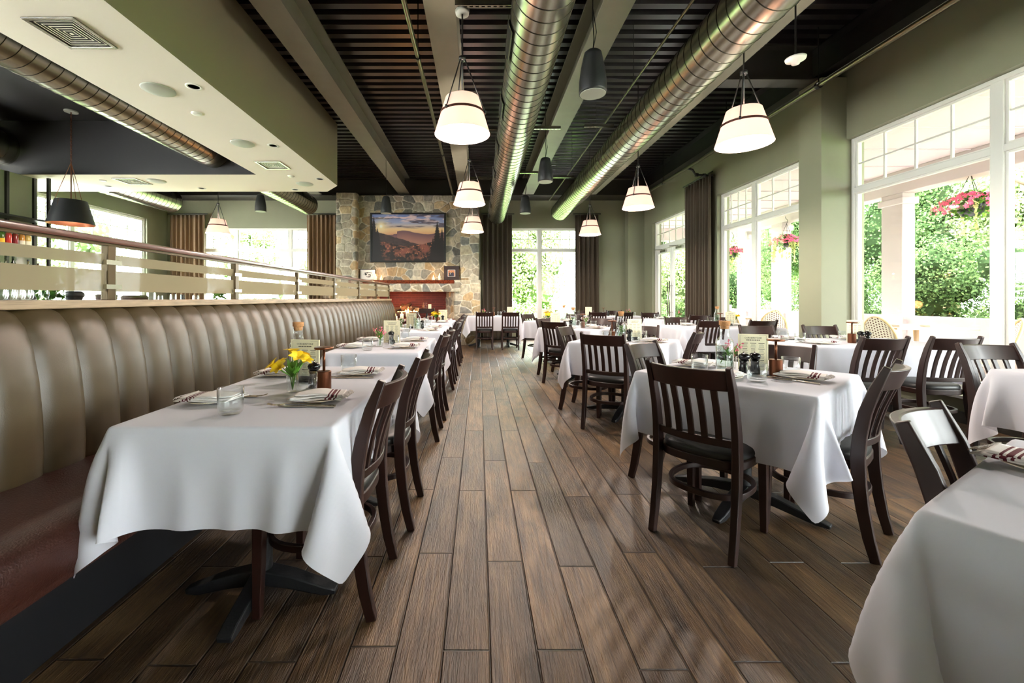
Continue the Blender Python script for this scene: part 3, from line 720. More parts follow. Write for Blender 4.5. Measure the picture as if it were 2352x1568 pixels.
# ================================================================ STONE CHIMNEY
STONES = [(158, 146, 122), (176, 164, 138), (132, 128, 116), (182, 160, 122), (148, 136, 116), (166, 156, 136), (118, 116, 108), (176, 148, 108), (190, 180, 156), (152, 144, 126)]
def stone_surface(b, path, z0, z1, cell=.24, step=.016, relief=.035, seed=3):
    """rubble stone face wrapped round a plan path, stone relief as real displacement"""
    rs = np.random.RandomState(seed)
    pts = [np.array(p, float) for p in path]; L = [0]
    for i in range(1, len(pts)): L.append(L[-1] + np.linalg.norm(pts[i] - pts[i - 1]))
    nu = max(2, int(L[-1] / step)); us = sorted(set([round(u, 5) for u in np.linspace(0, L[-1], nu)] + [round(l, 5) for l in L]))
    us = np.array(us); zs = np.linspace(z0, z1, max(2, int((z1 - z0) / step)))
    pos = np.zeros((len(us), 2)); nor = np.zeros((len(us), 2))
    for i, u in enumerate(us):
        k = min(max(np.searchsorted(L, u + 1e-6) - 1, 0), len(pts) - 2); d = pts[k + 1] - pts[k]; d = d / np.linalg.norm(d)
        pos[i] = pts[k] + d * (u - L[k]); n = np.array([d[1], -d[0]])
        if abs(u - L[k]) < 1e-4 and k > 0:
            d2 = pts[k] - pts[k - 1]; d2 = d2 / np.linalg.norm(d2); n = n + np.array([d2[1], -d2[0]]); n = n / max(.7, np.linalg.norm(n)) 
        nor[i] = n
    U, Z = np.meshgrid(us, zs, indexing='ij')
    wx = U + .05 * (vnoise(U * 5, Z * 5, 5, 2) - .5); wz = Z + .05 * (vnoise(U * 5 + 9, Z * 5 + 4, 8, 2) - .5)
    cu = cell * 1.1; cz = cell * .82
    d1 = np.full(U.shape, 9.); d2 = np.full(U.shape, 9.); ident = np.zeros(U.shape, int)
    iu = np.floor(wx / cu).astype(int); iz = np.floor(wz / cz).astype(int)
    def hsh(a, b_, s):
        n = (a * 374761393 + b_ * 668265263 + (seed * 31 + s) * 1442695041) & 0x7fffffff
        n = ((n ^ (n >> 13)) * 1274126177) & 0x7fffffff
        return ((n ^ (n >> 16)) & 0xffff) / 65535.
    for a in (-2, -1, 0, 1, 2):
        for c in (-2, -1, 0, 1, 2):
            ca, cc = iu + a, iz + c
            px = (ca + .12 + .76 * hsh(ca, cc, 1)) * cu; pz = (cc + .12 + .76 * hsh(ca, cc, 2)) * cz
            dx = np.abs(wx - px); dz = np.abs(wz - pz) * 1.25
            d = (dx ** 2.6 + dz ** 2.6) ** (1 / 2.6) - .09 * cell * hsh(ca, cc, 4)
            m = d < d1; d2 = np.where(m, d1, np.minimum(d2, d)); ident = np.where(m, (hsh(ca, cc, 3) * 9999).astype(int), ident); d1 = np.where(m, d, d1)
    e = np.clip((d2 - d1) / .035, 0, 1); tilt = vnoise(U * 9, Z * 9, 21, 3)
    h = relief * (e ** .5) * (.55 + .45 * (ident % 97) / 97.) + .012 * tilt * e
    P = np.zeros(U.shape + (3,)); P[..., 0] = pos[:, 0][:, None] + nor[:, 0][:, None] * h; P[..., 1] = pos[:, 1][:, None] + nor[:, 1][:, None] * h; P[..., 2] = Z
    cols = np.array([[lin(q) for q in s_] for s_ in STONES]); col = cols[ident % len(STONES)] * (.75 + .5 * ((ident // 7) % 53) / 53.)[..., None]
    vein = vnoise(U * 26 + (ident % 13), Z * 12 + ident % 7, 33, 3); col = col * (.7 + .6 * vein)[..., None]
    mort = np.array([lin(222), lin(212), lin(190)]); f = np.clip(e * 1.5 - .1, 0, 1)[..., None]; col = col * f + mort * (1 - f)
    o = len(b.v); b.grid(P, flip=False); b.col += [tuple(c) for c in col.reshape(-1, 3)]
fp = thing('stone_fireplace', 'rubble stone chimney and fireplace at the end of the banquette, up to the ceiling', 'fireplace', (0, 0, 0))
b = MB(); stone_surface(b, [(-3.67, 12.19), (-3.67, 11.0), (-3.2, 11.0), (-3.2, 11.3), (-.45, 11.3), (-.45, 11.0), (-.03, 11.0), (-.03, 12.19)], 1.45, 3.92, seed=3)
b.build('stone_chimney', M_stonec, fp, smooth=True)
b = MB(); stone_surface(b, [(-3.72, 12.19), (-3.72, 10.95), (-3.0, 10.85), (-2.75, 11.7)], 0, 1.62, seed=5)
b.build('stone_base', M_stonec, fp, smooth=True); b = MB(); stone_surface(b, [(-.88, 11.7), (-.6, 10.85), (.0, 10.88), (.02, 12.19)], 0, 1.66, seed=8)
b.build('stone_base', M_stonec, fp, smooth=True)
b = MB(); stone_surface(b, [(-3.2, 10.86), (-3.2, 10.76), (-.5, 10.76), (-.5, 10.95)], 1.36, 1.565, cell=.24, seed=11)
b.build('stone_lintel', M_stonec, fp, smooth=True)
MB().box(-3.18, 10.8, 1.38, -.52, 11.3, 1.563).build('lintel_core', M_beam, fp)
MB().box(-3.05, 10.86, 1.566, -.62, 11.33, 1.66).build('granite_mantel', M_granite, fp, bevel=.006)
MB().box(-2.95, 11.7, .6, -.7, 11.8, 1.5).box(-2.95, 10.9, 1.36, -.6, 11.75, 1.4).build('firebox_brick', M_brick, fp)
MB().box(-2.98, 10.7, 0, -.62, 11.72, .62).build('raised_hearth', M_brick, fp)
MB().box(-3.05, 10.5, .62, -.6, 11.7, .68).build('hearth_slab', M_granite, fp, bevel=.008)
lg = thing('log_stack', 'glowing stack of charred logs burning in the firebox', 'fire logs', (-1.95, 11.25, .68))
for i, (x0, y0, z0, x1, y1, z1, r) in enumerate(((-.35, .0, .08, .35, .05, .08, .07), (-.3, .2, .08, .33, .18, .09, .07), (-.28, .05, .21, .3, .16, .24, .06), (-.12, -.05, .2, .1, .25, .36, .05), (.2, 0, .2, -.12, .2, .33, .045))):
    q = MB(); q.tube([(x0 + (x1 - x0) * k / 5, y0 + (y1 - y0) * k / 5 + .008 * math.sin(k * 2 + i), z0 + (z1 - z0) * k / 5) for k in range(6)], [r * (1 + .1 * math.sin(k * 3 + i)) for k in range(6)], 9)
    q.build('log', M_log, lg)
q = MB()
for i in range(9):
    x = -.28 + i * .07; h = .1 + .07 * math.sin(i * 2.3) ** 2
    q.lathe([(.018, .13), (.026, .16), (.016, .13 + h * .7), (0, .13 + h)], c=(x, .08 + .03 * math.sin(i), 0), n=8)
q.build('flame', M_flame, lg, smooth=True)
lamp_light(0, -.1, .35, 4, (1, .45, .15), .1).parent = lg
def candle(x, y, z, h, r, lab, grp='lit candles around the fireplace'):
    t = thing('candle', lab, 'candle', (x, y, z), group=grp)
    MB().lathe([(r, 0), (r, h - .004), (r * .7, h), (0, h - .008)], n=20).build('wax', M_wax, t, smooth=True)
    MB().lathe([(.004, h - .005), (.011, h + .015), (.007, h + .035), (0, h + .06)], n=10).build('flame', M_flame, t, smooth=True)
    d = lamp_light(0, 0, h + .09, .4, (1, .6, .3), .02); d.parent = t
candle(-2.69, 11.05, 1.66, .11, .035, 'tall lit candle on the mantel beside the small white picture')
candle(-2.53, 11.0, 1.66, .065, .035, 'short lit candle on the left of the mantel')
candle(-1.18, 11.0, 1.66, .075, .035, 'short lit candle on the right of the mantel')
candle(-1.03, 11.05, 1.66, .12, .03, 'tall lit candle on the mantel near the dark photo frame')
for x, zz, nm in ((-2.02, .64, 'left'), (-1.87, .7, 'middle'), (-1.73, .75, 'right')):
    st = thing('candle_stand', 'black iron stand under the %s candle in front of the hearth' % nm, 'candle stand', (x, 10.3, 0), group='black candle stands')
    MB().lathe([(.1, 0), (.1, .015), (.015, .03), (.012, zz - .04), (.05, zz - .02), (.05, zz)], n=16).build('stand', M_iron, st)
    candle(x, 10.3, zz, .12, .042, 'lit candle on the %s black stand in front of the hearth' % nm)
# the landscape picture
pic = thing('framed_landscape_picture', 'large dark framed mountain sunset picture on the stone chimney', 'picture', (-1.865, 11.18, 2.79))
W_, H_ = 1.99, 1.3
q = MB(); fw = .045
q.box(-W_ / 2, -.03, -H_ / 2, W_ / 2, .03, -H_ / 2 + fw).box(-W_ / 2, -.03, H_ / 2 - fw, W_ / 2, .03, H_ / 2).box(-W_ / 2, -.03, -H_ / 2 + fw, -W_ / 2 + fw, .03, H_ / 2 - fw).box(W_ / 2 - fw, -.03, -H_ / 2 + fw, W_ / 2, .03, H_ / 2 - fw)
q.build('picture_frame', M_black, pic, bevel=.004)
nx, nz = 300, 190
u, v = np.meshgrid(np.linspace(0, 1, nx), np.linspace(0, 1, nz), indexing='ij')
def lc(*c): return np.array([lin(k) for k in c])
def mixc(a, b_, t): t = np.clip(t, 0, 1)[..., None]; return a * (1 - t) + b_ * t
col = mixc(lc(232, 150, 92), lc(246, 196, 120), (v - .55) / .12)
col = mixc(col, lc(150, 160, 205), (v - .68) / .14); col = mixc(col, lc(96, 120, 190), (v - .8) / .2)
cl = vnoise(u * 5 + 2, v * 22, 4, 5); cl2 = vnoise(u * 9, v * 26 + 5, 14, 4)
col = mixc(col, lc(86, 74, 96), (cl - .5) * 8 * np.clip((v - .68) * 9, 0, 1)); col = mixc(col, lc(228, 190, 190), (cl2 - .56) * 7 * np.clip((v - .78) * 8, 0, 1))
sd_ = np.hypot((u - .13) * 1.6, v - .74); col = mixc(col, lc(255, 226, 150), np.exp(-(sd_ / .12) ** 2)); col = mixc(col, lc(255, 252, 235), np.exp(-(sd_ / .03) ** 2) * 1.3)
rid1 = .6 + .035 * np.sin(u * 9 + 4) * (u > .3) + .02 * vnoise(u * 14, u * 0, 2, 3) - .05 * (u < .35)
col = mixc(col, mixc(lc(112, 72, 84), lc(176, 110, 92), (rid1 - v) * 5), ((rid1 - v) * 160))
rid2 = .60 - .42 * np.clip(u - .1, 0, 1) * 1.15 + .03 * vnoise(u * 26, u * 0 + 3, 6, 3)
col = mixc(col, mixc(lc(52, 42, 44), lc(88, 60, 60), vnoise(u * 20, v * 20, 9, 3)), ((rid2 - v) * 160) * (u < .75))
n1 = vnoise(u * 18, v * 14, 12, 4); rid3 = .3 + .14 * np.abs(u - .5) * 1.6 + .05 * vnoise(u * 9, u * 0 + 8, 17, 3)
fol = mixc(lc(44, 32, 30), lc(150, 74, 50), (n1 - .42) * 4); fol = mixc(fol, lc(196, 110, 60), (vnoise(u * 40, v * 30, 19, 2) - .62) * 5); fol = mixc(fol, lc(30, 28, 26), (.16 - v) * 4 + .1)
col = mixc(col, fol, (rid3 - v) * 60)
def conifer(cx, top, base, wid, sd):
    t = (top - v) / (top - base); ww = wid * t * (.55 + .45 * np.abs(np.sin(v * 95 + sd))) + .003
    return ((ww - np.abs(u - cx)) * 160) * ((t > 0) & (t < 1.4))
for a in ((.03, .97, .3, .085, 0), (.08, .72, .1, .1, 1), (.9, .86, .15, .1, 2), (.965, .7, .1, .08, 3), (.84, .5, .05, .07, 5)): col = mixc(col, lc(34, 26, 26), conifer(*a) * .9)
gr_ = col.mean(-1, keepdims=True); col = (gr_ + (col - gr_) * .78) * .85
P = np.zeros((nx, nz, 3)); P[..., 0] = -W_ / 2 + .035 + u * (W_ - .07); P[..., 2] = -H_ / 2 + .035 + v * (H_ - .07); P[..., 1] = -.012
q = MB(); q.grid(P); q.col = [tuple(c) for c in col.reshape(-1, 3)]; q.build('print', M_paint, pic)
MB().box(-W_ / 2 + .01, -.01, -H_ / 2 + .01, W_ / 2 - .01, .09, H_ / 2 - .01).build('backboard', M_black, pic)
def small_frame(x, y, z, w, h, fm, mw, matc, rz, lab, kind):
    t = thing('photo_frame', lab, 'photo frame', (x, y, z), rz)
    q = MB(); fwid = mw
    q.box(-w / 2, -.012, 0, w / 2, .012, fwid).box(-w / 2, -.012, h - fwid, w / 2, .012, h).box(-w / 2, -.012, fwid, -w / 2 + fwid, .012, h - fwid).box(w / 2 - fwid, -.012, fwid, w / 2, .012, h - fwid)
    q.build('frame_moulding', fm, t, bevel=.003)
    MB().box(-w / 2 + fwid * .8, -.004, fwid * .8, w / 2 - fwid * .8, .008, h - fwid * .8).build('mount', matc, t)
    nn = 40; uu, vv = np.meshgrid(np.linspace(0, 1, nn), np.linspace(0, 1, nn), indexing='ij')
    if kind == 'sketch':
        k = vnoise(uu * 6, vv * 8, 3, 3); msk = np.exp(-((uu - .55) / .35) ** 4 - ((vv - .5) / .3) ** 4); cc = mixc(lc(235, 232, 225), lc(40, 40, 36), (k - .45) * 7 * msk); m_ = .12
    else:
        cc = mixc(lc(150, 60, 36), lc(206, 150, 90), (vnoise(uu * 6, vv * 6, 5, 3) - .4) * 4)
        for cx, cl_ in ((.32, lc(26, 24, 30)), (.68, lc(36, 40, 60))):
            cc = mixc(cc, cl_, (.2 - np.abs(uu - cx) - .1 * (vv > .55)) * 30 * (vv < .68)); cc = mixc(cc, lc(206, 150, 120), (.09 - np.hypot(uu - cx, vv - .76)) * 60)
        cc = mixc(cc, lc(230, 226, 220), (.03 - np.abs(uu - .32)) * 90 * (vv < .62) * (vv > .3)); m_ = .0
    pw = w - 2 * fwid; ph_ = h - 2 * fwid; iw = pw * (.8 if kind == 'sketch' else .86); ih = ph_ * (.8 if kind == 'sketch' else .88)
    P = np.zeros((nn, nn, 3)); P[..., 0] = -iw / 2 + uu * iw; P[..., 1] = -.006; P[..., 2] = h / 2 - ih / 2 + vv * ih
    q = MB(); q.grid(P); q.col = [tuple(c) for c in cc.reshape(-1, 3)]; q.build('photograph', M_paint, t)
    return t
small_frame(-2.92, 11.15, 1.66, .41, .3, M_black, .018, M_white, R(4), 'small black framed pale sketch standing on the left of the mantel', 'sketch')
small_frame(-.72, 11.15, 1.66, .4, .38, M_wood, .1, M_white, R(-5), 'dark wide framed photo of two suited people on the right of the mantel', 'photo')

# ================================================================ BANQUETTE AND PARTITION
bq = thing('banquette', 'long banquette with channelled bronze back and brown leather seat along the partition', 'banquette', (0, 0, 0))
Y0, Y1, CH = -.75, 9.2, .187
prof = [(-1.80, .44), (-1.795, .55), (-1.80, .7), (-1.815, .85), (-1.84, .98), (-1.875, 1.07), (-1.915, 1.12), (-1.96, 1.14)]
# smooth the profile
pr = []
for i in range(len(prof) - 1):
    for k in range(3):
        t = k / 3; pr.append((prof[i][0] * (1 - t) + prof[i + 1][0] * t, prof[i][1] * (1 - t) + prof[i + 1][1] * t))
pr.append(prof[-1])
y = 1.753 + CH * -13
while y < Y1 - .01:
    n = 10; P = np.zeros((n + 1, len(pr), 3)); y2 = min(y + CH, Y1)
    for i in range(n + 1):
        u_ = i / n; bul = .022 * (1 - abs(2 * u_ - 1) ** 3.0)
        for j, (x_, z_) in enumerate(pr):
            a = pr[max(j - 1, 0)]; c = pr[min(j + 1, len(pr) - 1)]; tx, tz = c[0] - a[0], c[1] - a[1]; ll = math.hypot(tx, tz)
            P[i, j] = (x_ + tz / ll * bul, y + (y2 - y) * u_, z_ - tx / ll * bul)
    q = MB(); q.grid(P, flip=True); q.build('back_channel', M_banq, bq, smooth=True); y += CH
P = [(-1.33, .30), (-1.315, .34), (-1.315, .42), (-1.335, .455), (-1.4, .47), (-1.6, .47), (-1.80, .465)]
for (a, c) in ((Y0, 1.06), (1.065, 2.98), (2.985, 4.9), (4.905, 7.0), (7.005, Y1)):
    n = 12; G = np.zeros((n + 1, len(P), 3))
    for i in range(n + 1):
        yy = a + (c - a) * i / n; e_ = .012 * (1 if i in (0, n) else 0)
        for j, (x_, z_) in enumerate(P): G[i, j] = (x_ - e_, yy, z_ - e_)
    q = MB(); q.grid(G); q.build('seat_cushion', M_leather, bq, smooth=True)
MB().box(-1.8, Y0, .28, -1.33, Y1, .31).build('seat_board', M_leather, bq)
MB().box(-1.9, Y0, 0, -1.42, Y1, .285).build('kick_board', M_kick, bq)
q = MB(); q.add([(p[0], Y1, p[1]) for p in pr] + [(-1.97, Y1, .3), (-1.33, Y1, .3), (-1.33, Y1, .46), (-1.79, Y1, .46)], [tuple(range(len(pr) + 4))])
q.build('end_panel', M_leather, bq)
# partition behind it
struct(MB().box(-2.12, Y0, 0, -1.98, Y1 + .05, 1.142).build('wall_partition', M_wall))
tag(MB().box(-2.16, Y0, 1.143, -1.9, Y1 + .06, 1.182).build('ledge', M_ledge, bevel=.005), 'weathered wooden ledge capping the partition above the banquette', 'ledge')
rl = thing('glass_screen', 'mahogany topped glass privacy screen with frosted bands standing on the ledge', 'screen', (-1.99, 0, 1.182))
q = MB(); sec = [(-.03, 0), (.03, 0), (.034, .012), (.03, .026), (0, .036), (-.03, .026), (-.034, .012)]
v = [(x_, yy, .302 + z_) for yy in (Y0, 9.36) for x_, z_ in sec]; m_ = len(sec)
q.add(v, [(k, (k + 1) % m_, m_ + (k + 1) % m_, m_ + k) for k in range(m_)] + [tuple(range(m_)), tuple(range(m_, 2 * m_))]); q.build('top_rail', M_rail, rl, angle=40)
MB().box(-.012, Y0, .288, .012, 9.36, .303).build('rail_channel', M_post, rl)
ys = [2.28 + 1.18 * k for k in range(-2, 7)]
for k, yy in enumerate(ys):
    MB().box(-.02, yy - .024, 0, .02, yy + .024, .29).build('post', M_post, rl, bevel=.003)
    MB().box(-.012, yy + .03, 0, .012, yy + .036, .29).build('edge_strip', M_chrome, rl)
    for zz in (.07, .2): MB().box(.012, yy - .045, zz - .012, .03, yy + .05, zz + .012).build('clip', M_chrome, rl)
    if k < len(ys) - 1:
        a, c = yy + .03, ys[k + 1] - .028
        g_ = MB().box(-.004, a, .01, .004, c, .288).build('glass_panel', M_pane, rl)
        MB().box(.0045, a, .045, .0055, c, .157).box(.0045, a, .187, .0055, c, .243).build('frosted_band', M_frost, g_)

# ================================================================ BAR SIDE
bc = thing('bar_counter', 'pale topped bar counter beyond the glass screen', 'bar counter', (0, 0, 0))
MB().box(-5.0, 1.0, 1.04, -4.2, 9.6, 1.08).build('counter_top', M_ledge, bc, bevel=.004)
MB().box(-4.9, 1.05, 0, -4.3, 9.55, 1.04).build('counter_front', M_wood, bc)
# wine glasses
wg = thing('wine_glass', 'x', 'glass')
MB().shell([(.033, .004), (.006, .008), (.004, .02), (.004, .08), (.012, .09), (.034, .11), (.042, .14), (.038, .18), (.032, .21)], n=20).lathe([(.034, 0), (.034, .003), (0, .004)], n=20).build('bowl_and_stem', M_glass, wg, smooth=True)
k = 0
names = ['leftmost', 'second', 'third', 'fourth', 'fifth', 'sixth', 'seventh', 'last']
for i in range(8):
    for rrow, X_ in (('front', -4.4), ('back', -4.55)):
        yy = 3.92 + i * .075 + (.04 if rrow == 'back' else 0)
        place(wg, (X_, yy, 1.08), 0, 'wine glass on the bar counter, %s in the %s row from the left' % (names[i], rrow), 'wine glasses on the bar')
def jar(x, y, z, r, h, m, name, lab, cat, prof=None, grp=None):
    q = MB(); q.lathe(prof or [(0, 0), (r, 0), (r, h * .9), (r * .9, h), (r * .85, h), (r * .85, .01), (0, .01)], n=20); o = q.build(name, m, smooth=True, angle=None); o.location = (x, y, z)
    o.data.set_sharp_from_angle(angle=R(35)); return tag(o, lab, cat, grp)
jar(-4.5, 4.72, 1.08, .075, .19, M_iron, 'bowl', 'dark stacked bowl on the bar counter', 'bowl', [(0, 0), (.05, 0), (.055, .05), (.075, .12), (.09, .14), (.085, .17), (.06, .19), (0, .19)])
jar(-4.5, 5.13, 1.08, .075, .16, M_log, 'basket', 'small woven basket on the bar counter left of the screen post', 'basket', [(0, 0), (.06, 0), (.1, .1), (.105, .15), (.09, .16), (0, .15)])
jar(-4.5, 5.55, 1.08, .1, .15, M_log, 'basket', 'wide woven basket on the bar counter right of the screen post', 'basket', [(0, 0), (.1, 0), (.14, .09), (.145, .13), (.12, .15), (0, .14)])
for i, (yy, r_, h_, lab) in enumerate(((4.58, .035, .17, 'ribbed tumbler beside the yellow card on the bar counter'), (5.83, .05, .19, 'square glass jar with a lid on the bar counter'), (6.0, .03, .15, 'small slim jar on the bar counter'), (6.25, .04, .17, 'round glass jar on the bar counter'),
                                   (6.75, .045, .16, 'short clear jar near the tan curtain on the bar counter'), (7.05, .05, .17, 'wide clear jar before the tan curtain on the bar counter'))):
    jar(-4.5, yy, 1.08, r_, h_, M_glass, 'glass_jar', lab, 'jar', grp='jars on the bar counter')
jar(-4.5, 6.45, 1.08, .03, .17, M_mill, 'pepper_mill', 'black pepper mill on the bar counter', 'pepper mill')
def leaf_quads(b, c, r, n, sz, pal, rs, flat=1., shell=.6, up=0):
    for _ in range(n):
        d = rs.normal(size=3); d /= np.linalg.norm(d); rad = r * (shell + (1 - shell) * rs.rand())
        p = np.array(c) + d * rad * np.array([1, 1, flat]) if np.isscalar(rad) else np.array(c) + d * rad
        t = rs.normal(size=3) + d * .3; t /= np.linalg.norm(t); w = np.cross(t, d + rs.normal(size=3) * .35); w /= (np.linalg.norm(w) + 1e-9)
        s_ = sz * (.6 + .8 * rs.rand()); cc = np.array(pal[rs.randint(len(pal))]) * (.7 + .6 * rs.rand())
        b.add([p - t * s_ * .5, p + w * s_ * .3, p + t * s_ * .5, p - w * s_ * .3], [(0, 1, 2, 3)], 0, tuple(cc))
GP = [tuple(lc(60, 96, 36)), tuple(lc(84, 124, 44)), tuple(lc(46, 78, 34)), tuple(lc(112, 148, 60)), tuple(lc(70, 108, 52))]
def pot_plant(x, y, z, lab, s=.12):
    t = thing('potted_plant', lab, 'plant', (x, y, z), group='small plants on the bar counter')
    MB().lathe([(0, 0), (.04, 0), (.045, .1), (.04, .1), (.038, .01), (0, .01)], n=16).build('vase', M_glass, t, smooth=True)
    q = MB(); leaf_quads(q, (0, 0, .19), s, 90, .07, GP[:4], np.random.RandomState(int(y * 10)), 1.0, .2); q.build('foliage', M_leafattr, t)
    q = MB()
    for k in range(5): q.tube([(0, 0, .02), (.03 * math.cos(k * 1.3), .03 * math.sin(k * 1.3), .2)], .002, 5)
    q.build('stem', M_stem, t)
pot_plant(-4.45, 4.42, 1.08, 'vase with green sprigs on the bar counter, nearest of the plants')
pot_plant(-4.5, 7.37, 1.08, 'small green plant on the bar counter seen under the pale pendant')
pot_plant(-4.5, 9.35, 1.08, 'small bushy green plant at the far end of the bar counter', .14)
# bar shelving with bottles
sh = thing('bar_shelf', 'black metal bottle shelving on the green wall at the far left', 'shelf', (-7.62, 0, 0))
for zz in (1.5, 2.0, 2.5): MB().box(-.17, 5.95, zz, .17, 7.42, zz + .03).build('shelf_board', M_black, sh)
for yy in (7.4, 6.97, 6.0):
    MB().box(-.15, yy - .02, 1.0, -.11, yy + .02, 3.28).build('upright', M_black, sh); MB().box(.1, yy - .02, 1.0, .14, yy + .02, 3.28).build('upright', M_black, sh) if yy in (7.4,) else None
BC = {'clear': (222, 226, 222), 'green': (70, 100, 30), 'red': (196, 40, 20), 'dark red': (120, 24, 22), 'amber': (196, 130, 40), 'gold': (220, 180, 90), 'black': (26, 26, 24), 'olive': (80, 76, 30)}
def bottle(x, y, z, colr, lab, h=.3, lblc=None):
    m = mat('bottle_' + colr.replace(' ', '_'), BC[colr], .12, spec=.7)
    t = thing('bottle', lab, 'bottle', (x, y, z), group='bottles on the bar shelves')
    k = h / .3; MB().lathe([(0, 0), (.037, 0), (.038, .01), (.038, .17), (.03, .2), (.014, .23), (.013, .28)][:], n=18).build('bottle_body', m, t, smooth=True)
    MB().lathe([(.015, .275), (.015, .3), (0, .3)], n=14).build('cap', M_black, t, smooth=True)
    if lblc: MB().shell([(.0385, .04), (.0385, .11)], n=18).build('paper_label', lblc, t, smooth=True)
    t.scale = (k, k, k)
M_labw = mat('label_cream', (232, 222, 200), .7); M_laby = mat('label_yellow', (240, 186, 40), .7)
for i, (c_, lc_) in enumerate((('clear', M_labw), ('green', M_laby), ('red', None), ('dark red', None), ('amber', M_labw), ('gold', M_labw))):
    bottle(-7.56, 6.62 + i * .1, 2.03, c_, '%s bottle on the middle bar shelf, %s from the left' % (c_, ['first', 'second', 'third', 'fourth', 'fifth', 'sixth'][i]), .31, lc_)
for i, (c_, hh) in enumerate((('black', .32), ('black', .31), ('black', .34), ('olive', .31), ('dark red', .26))):
    bottle(-7.56, [6.68, 6.78, 6.89, 7.12, 7.28][i], 1.53, c_, '%s bottle on the lower bar shelf, %s from the left' % (c_, ['first', 'second', 'third', 'fourth', 'fifth'][i]), hh)
jar(-7.56, 6.62, 2.53, .06, .12, M_copper, 'copper_jar', 'rounded amber jar on the top bar shelf', 'jar')
tv = thing('wall_screen', 'dark framed screen mounted above the bar shelving at the left edge', 'screen', (-7.78, 6.2, 2.72))
MB().box(0, -.6, 0, .03, .6, .5).build('screen_panel', M_black, tv); q = MB(); q.box(0, -.62, -.02, .05, .62, .02).box(0, -.62, .48, .05, .62, .52).box(0, -.62, 0, .05, -.58, .5).box(0, .58, 0, .05, .62, .5); q.build('screen_frame', M_wood, tv)

# ================================================================ OUTSIDE
struct(MB().box(-40, -30, -.3, 60, 60, -.16).build('ground_paving', M_ground))
struct(MB().box(-40, 15.5, -.16, 60, 60, -.08).box(9.4, -30, -.16, 60, 15.5, -.08).build('ground_lawn', M_lawn))
struct(MB().box(4.95, -5, -.15, 8.4, 14.8, -.01).build('ground_patio', M_ground))
struct(MB().box(4.9, -5, 3.62, 8.6, 15.0, 3.7).build('ceiling_porch', M_porch))
q = MB()
for k in range(22): q.box(4.9, -4.8 + k * .9, 3.6, 8.3, -4.79 + k * .9, 3.619)
q.build('ceiling_porch_batten', M_porch)['kind'] = 'structure'
struct(MB().box(8.0, -5, 3.19, 8.3, 15.0, 3.62).box(4.9, 14.7, 3.19, 8.3, 15.0, 3.62).build('porch_beam', M_porch, bevel=.01))
struct(MB().box(8.08, -5, -.1, 8.22, 15, .8).box(8.02, -5, .8, 8.28, 15, .86).build('wall_porch_parapet', M_porch))
for i, yy in enumerate((-1.4, 1.8, 5.0, 8.02, 11.2, 12.75)):
    q = MB(); q.box(8.0, yy, -.1, 8.24, yy + .42, 3.19).box(7.96, yy - .04, -.1, 8.28, yy + .46, .2).box(7.96, yy - .04, 2.98, 8.28, yy + .46, 3.1)
    struct(q.build('porch_column', M_porch, bevel=.008))
def crown(b, c, rx, ry, rz_, n, sz, rs, pal):
    lumps = [(rs.uniform(-.6, .6, 3), rs.uniform(.35, .6)) for _ in range(12)] + [(np.zeros(3), .7)]
    sc = np.array([rx, ry, rz_])
    pick = rs.randint(len(lumps), size=n); Lc = np.array([l[0] for l in lumps])[pick]; Lr = np.array([l[1] for l in lumps])[pick][:, None]
    def unit(a): return a / (np.linalg.norm(a, axis=1, keepdims=True) + 1e-9)
    d = unit(rs.normal(size=(n, 3))); p = np.array(c) + (Lc + d * Lr * (.75 + .3 * rs.rand(n, 1))) * sc
    t = unit(rs.normal(size=(n, 3))); w = unit(np.cross(t, d * .8 + rs.normal(size=(n, 3)) * .4)); s_ = sz * (.6 + .8 * rs.rand(n, 1))
    cc = np.array(pal)[rs.randint(len(pal), size=n)] * (.74 + .5 * rs.rand(n, 1))
    Q = np.stack([p - t * s_ * .5, p + w * s_ * .36, p + t * s_ * .5, p - w * s_ * .36], 1).reshape(-1, 3)
    o = len(b.v); b.v += [tuple(q_) for q_ in Q.tolist()]; b.f += [(o + 4 * k, o + 4 * k + 1, o + 4 * k + 2, o + 4 * k + 3) for k in range(n)]; b.m += [0] * n
    b.col += [tuple(q_) for q_ in np.repeat(cc, 4, 0).tolist()]
    return lumps
PAL = {'deep': [tuple(lc(90, 116, 74)), tuple(lc(110, 138, 88)), tuple(lc(76, 100, 64)), tuple(lc(128, 154, 98))],
       'bright': [tuple(lc(150, 170, 118)), tuple(lc(172, 190, 136)), tuple(lc(130, 150, 102)), tuple(lc(188, 202, 150))]}
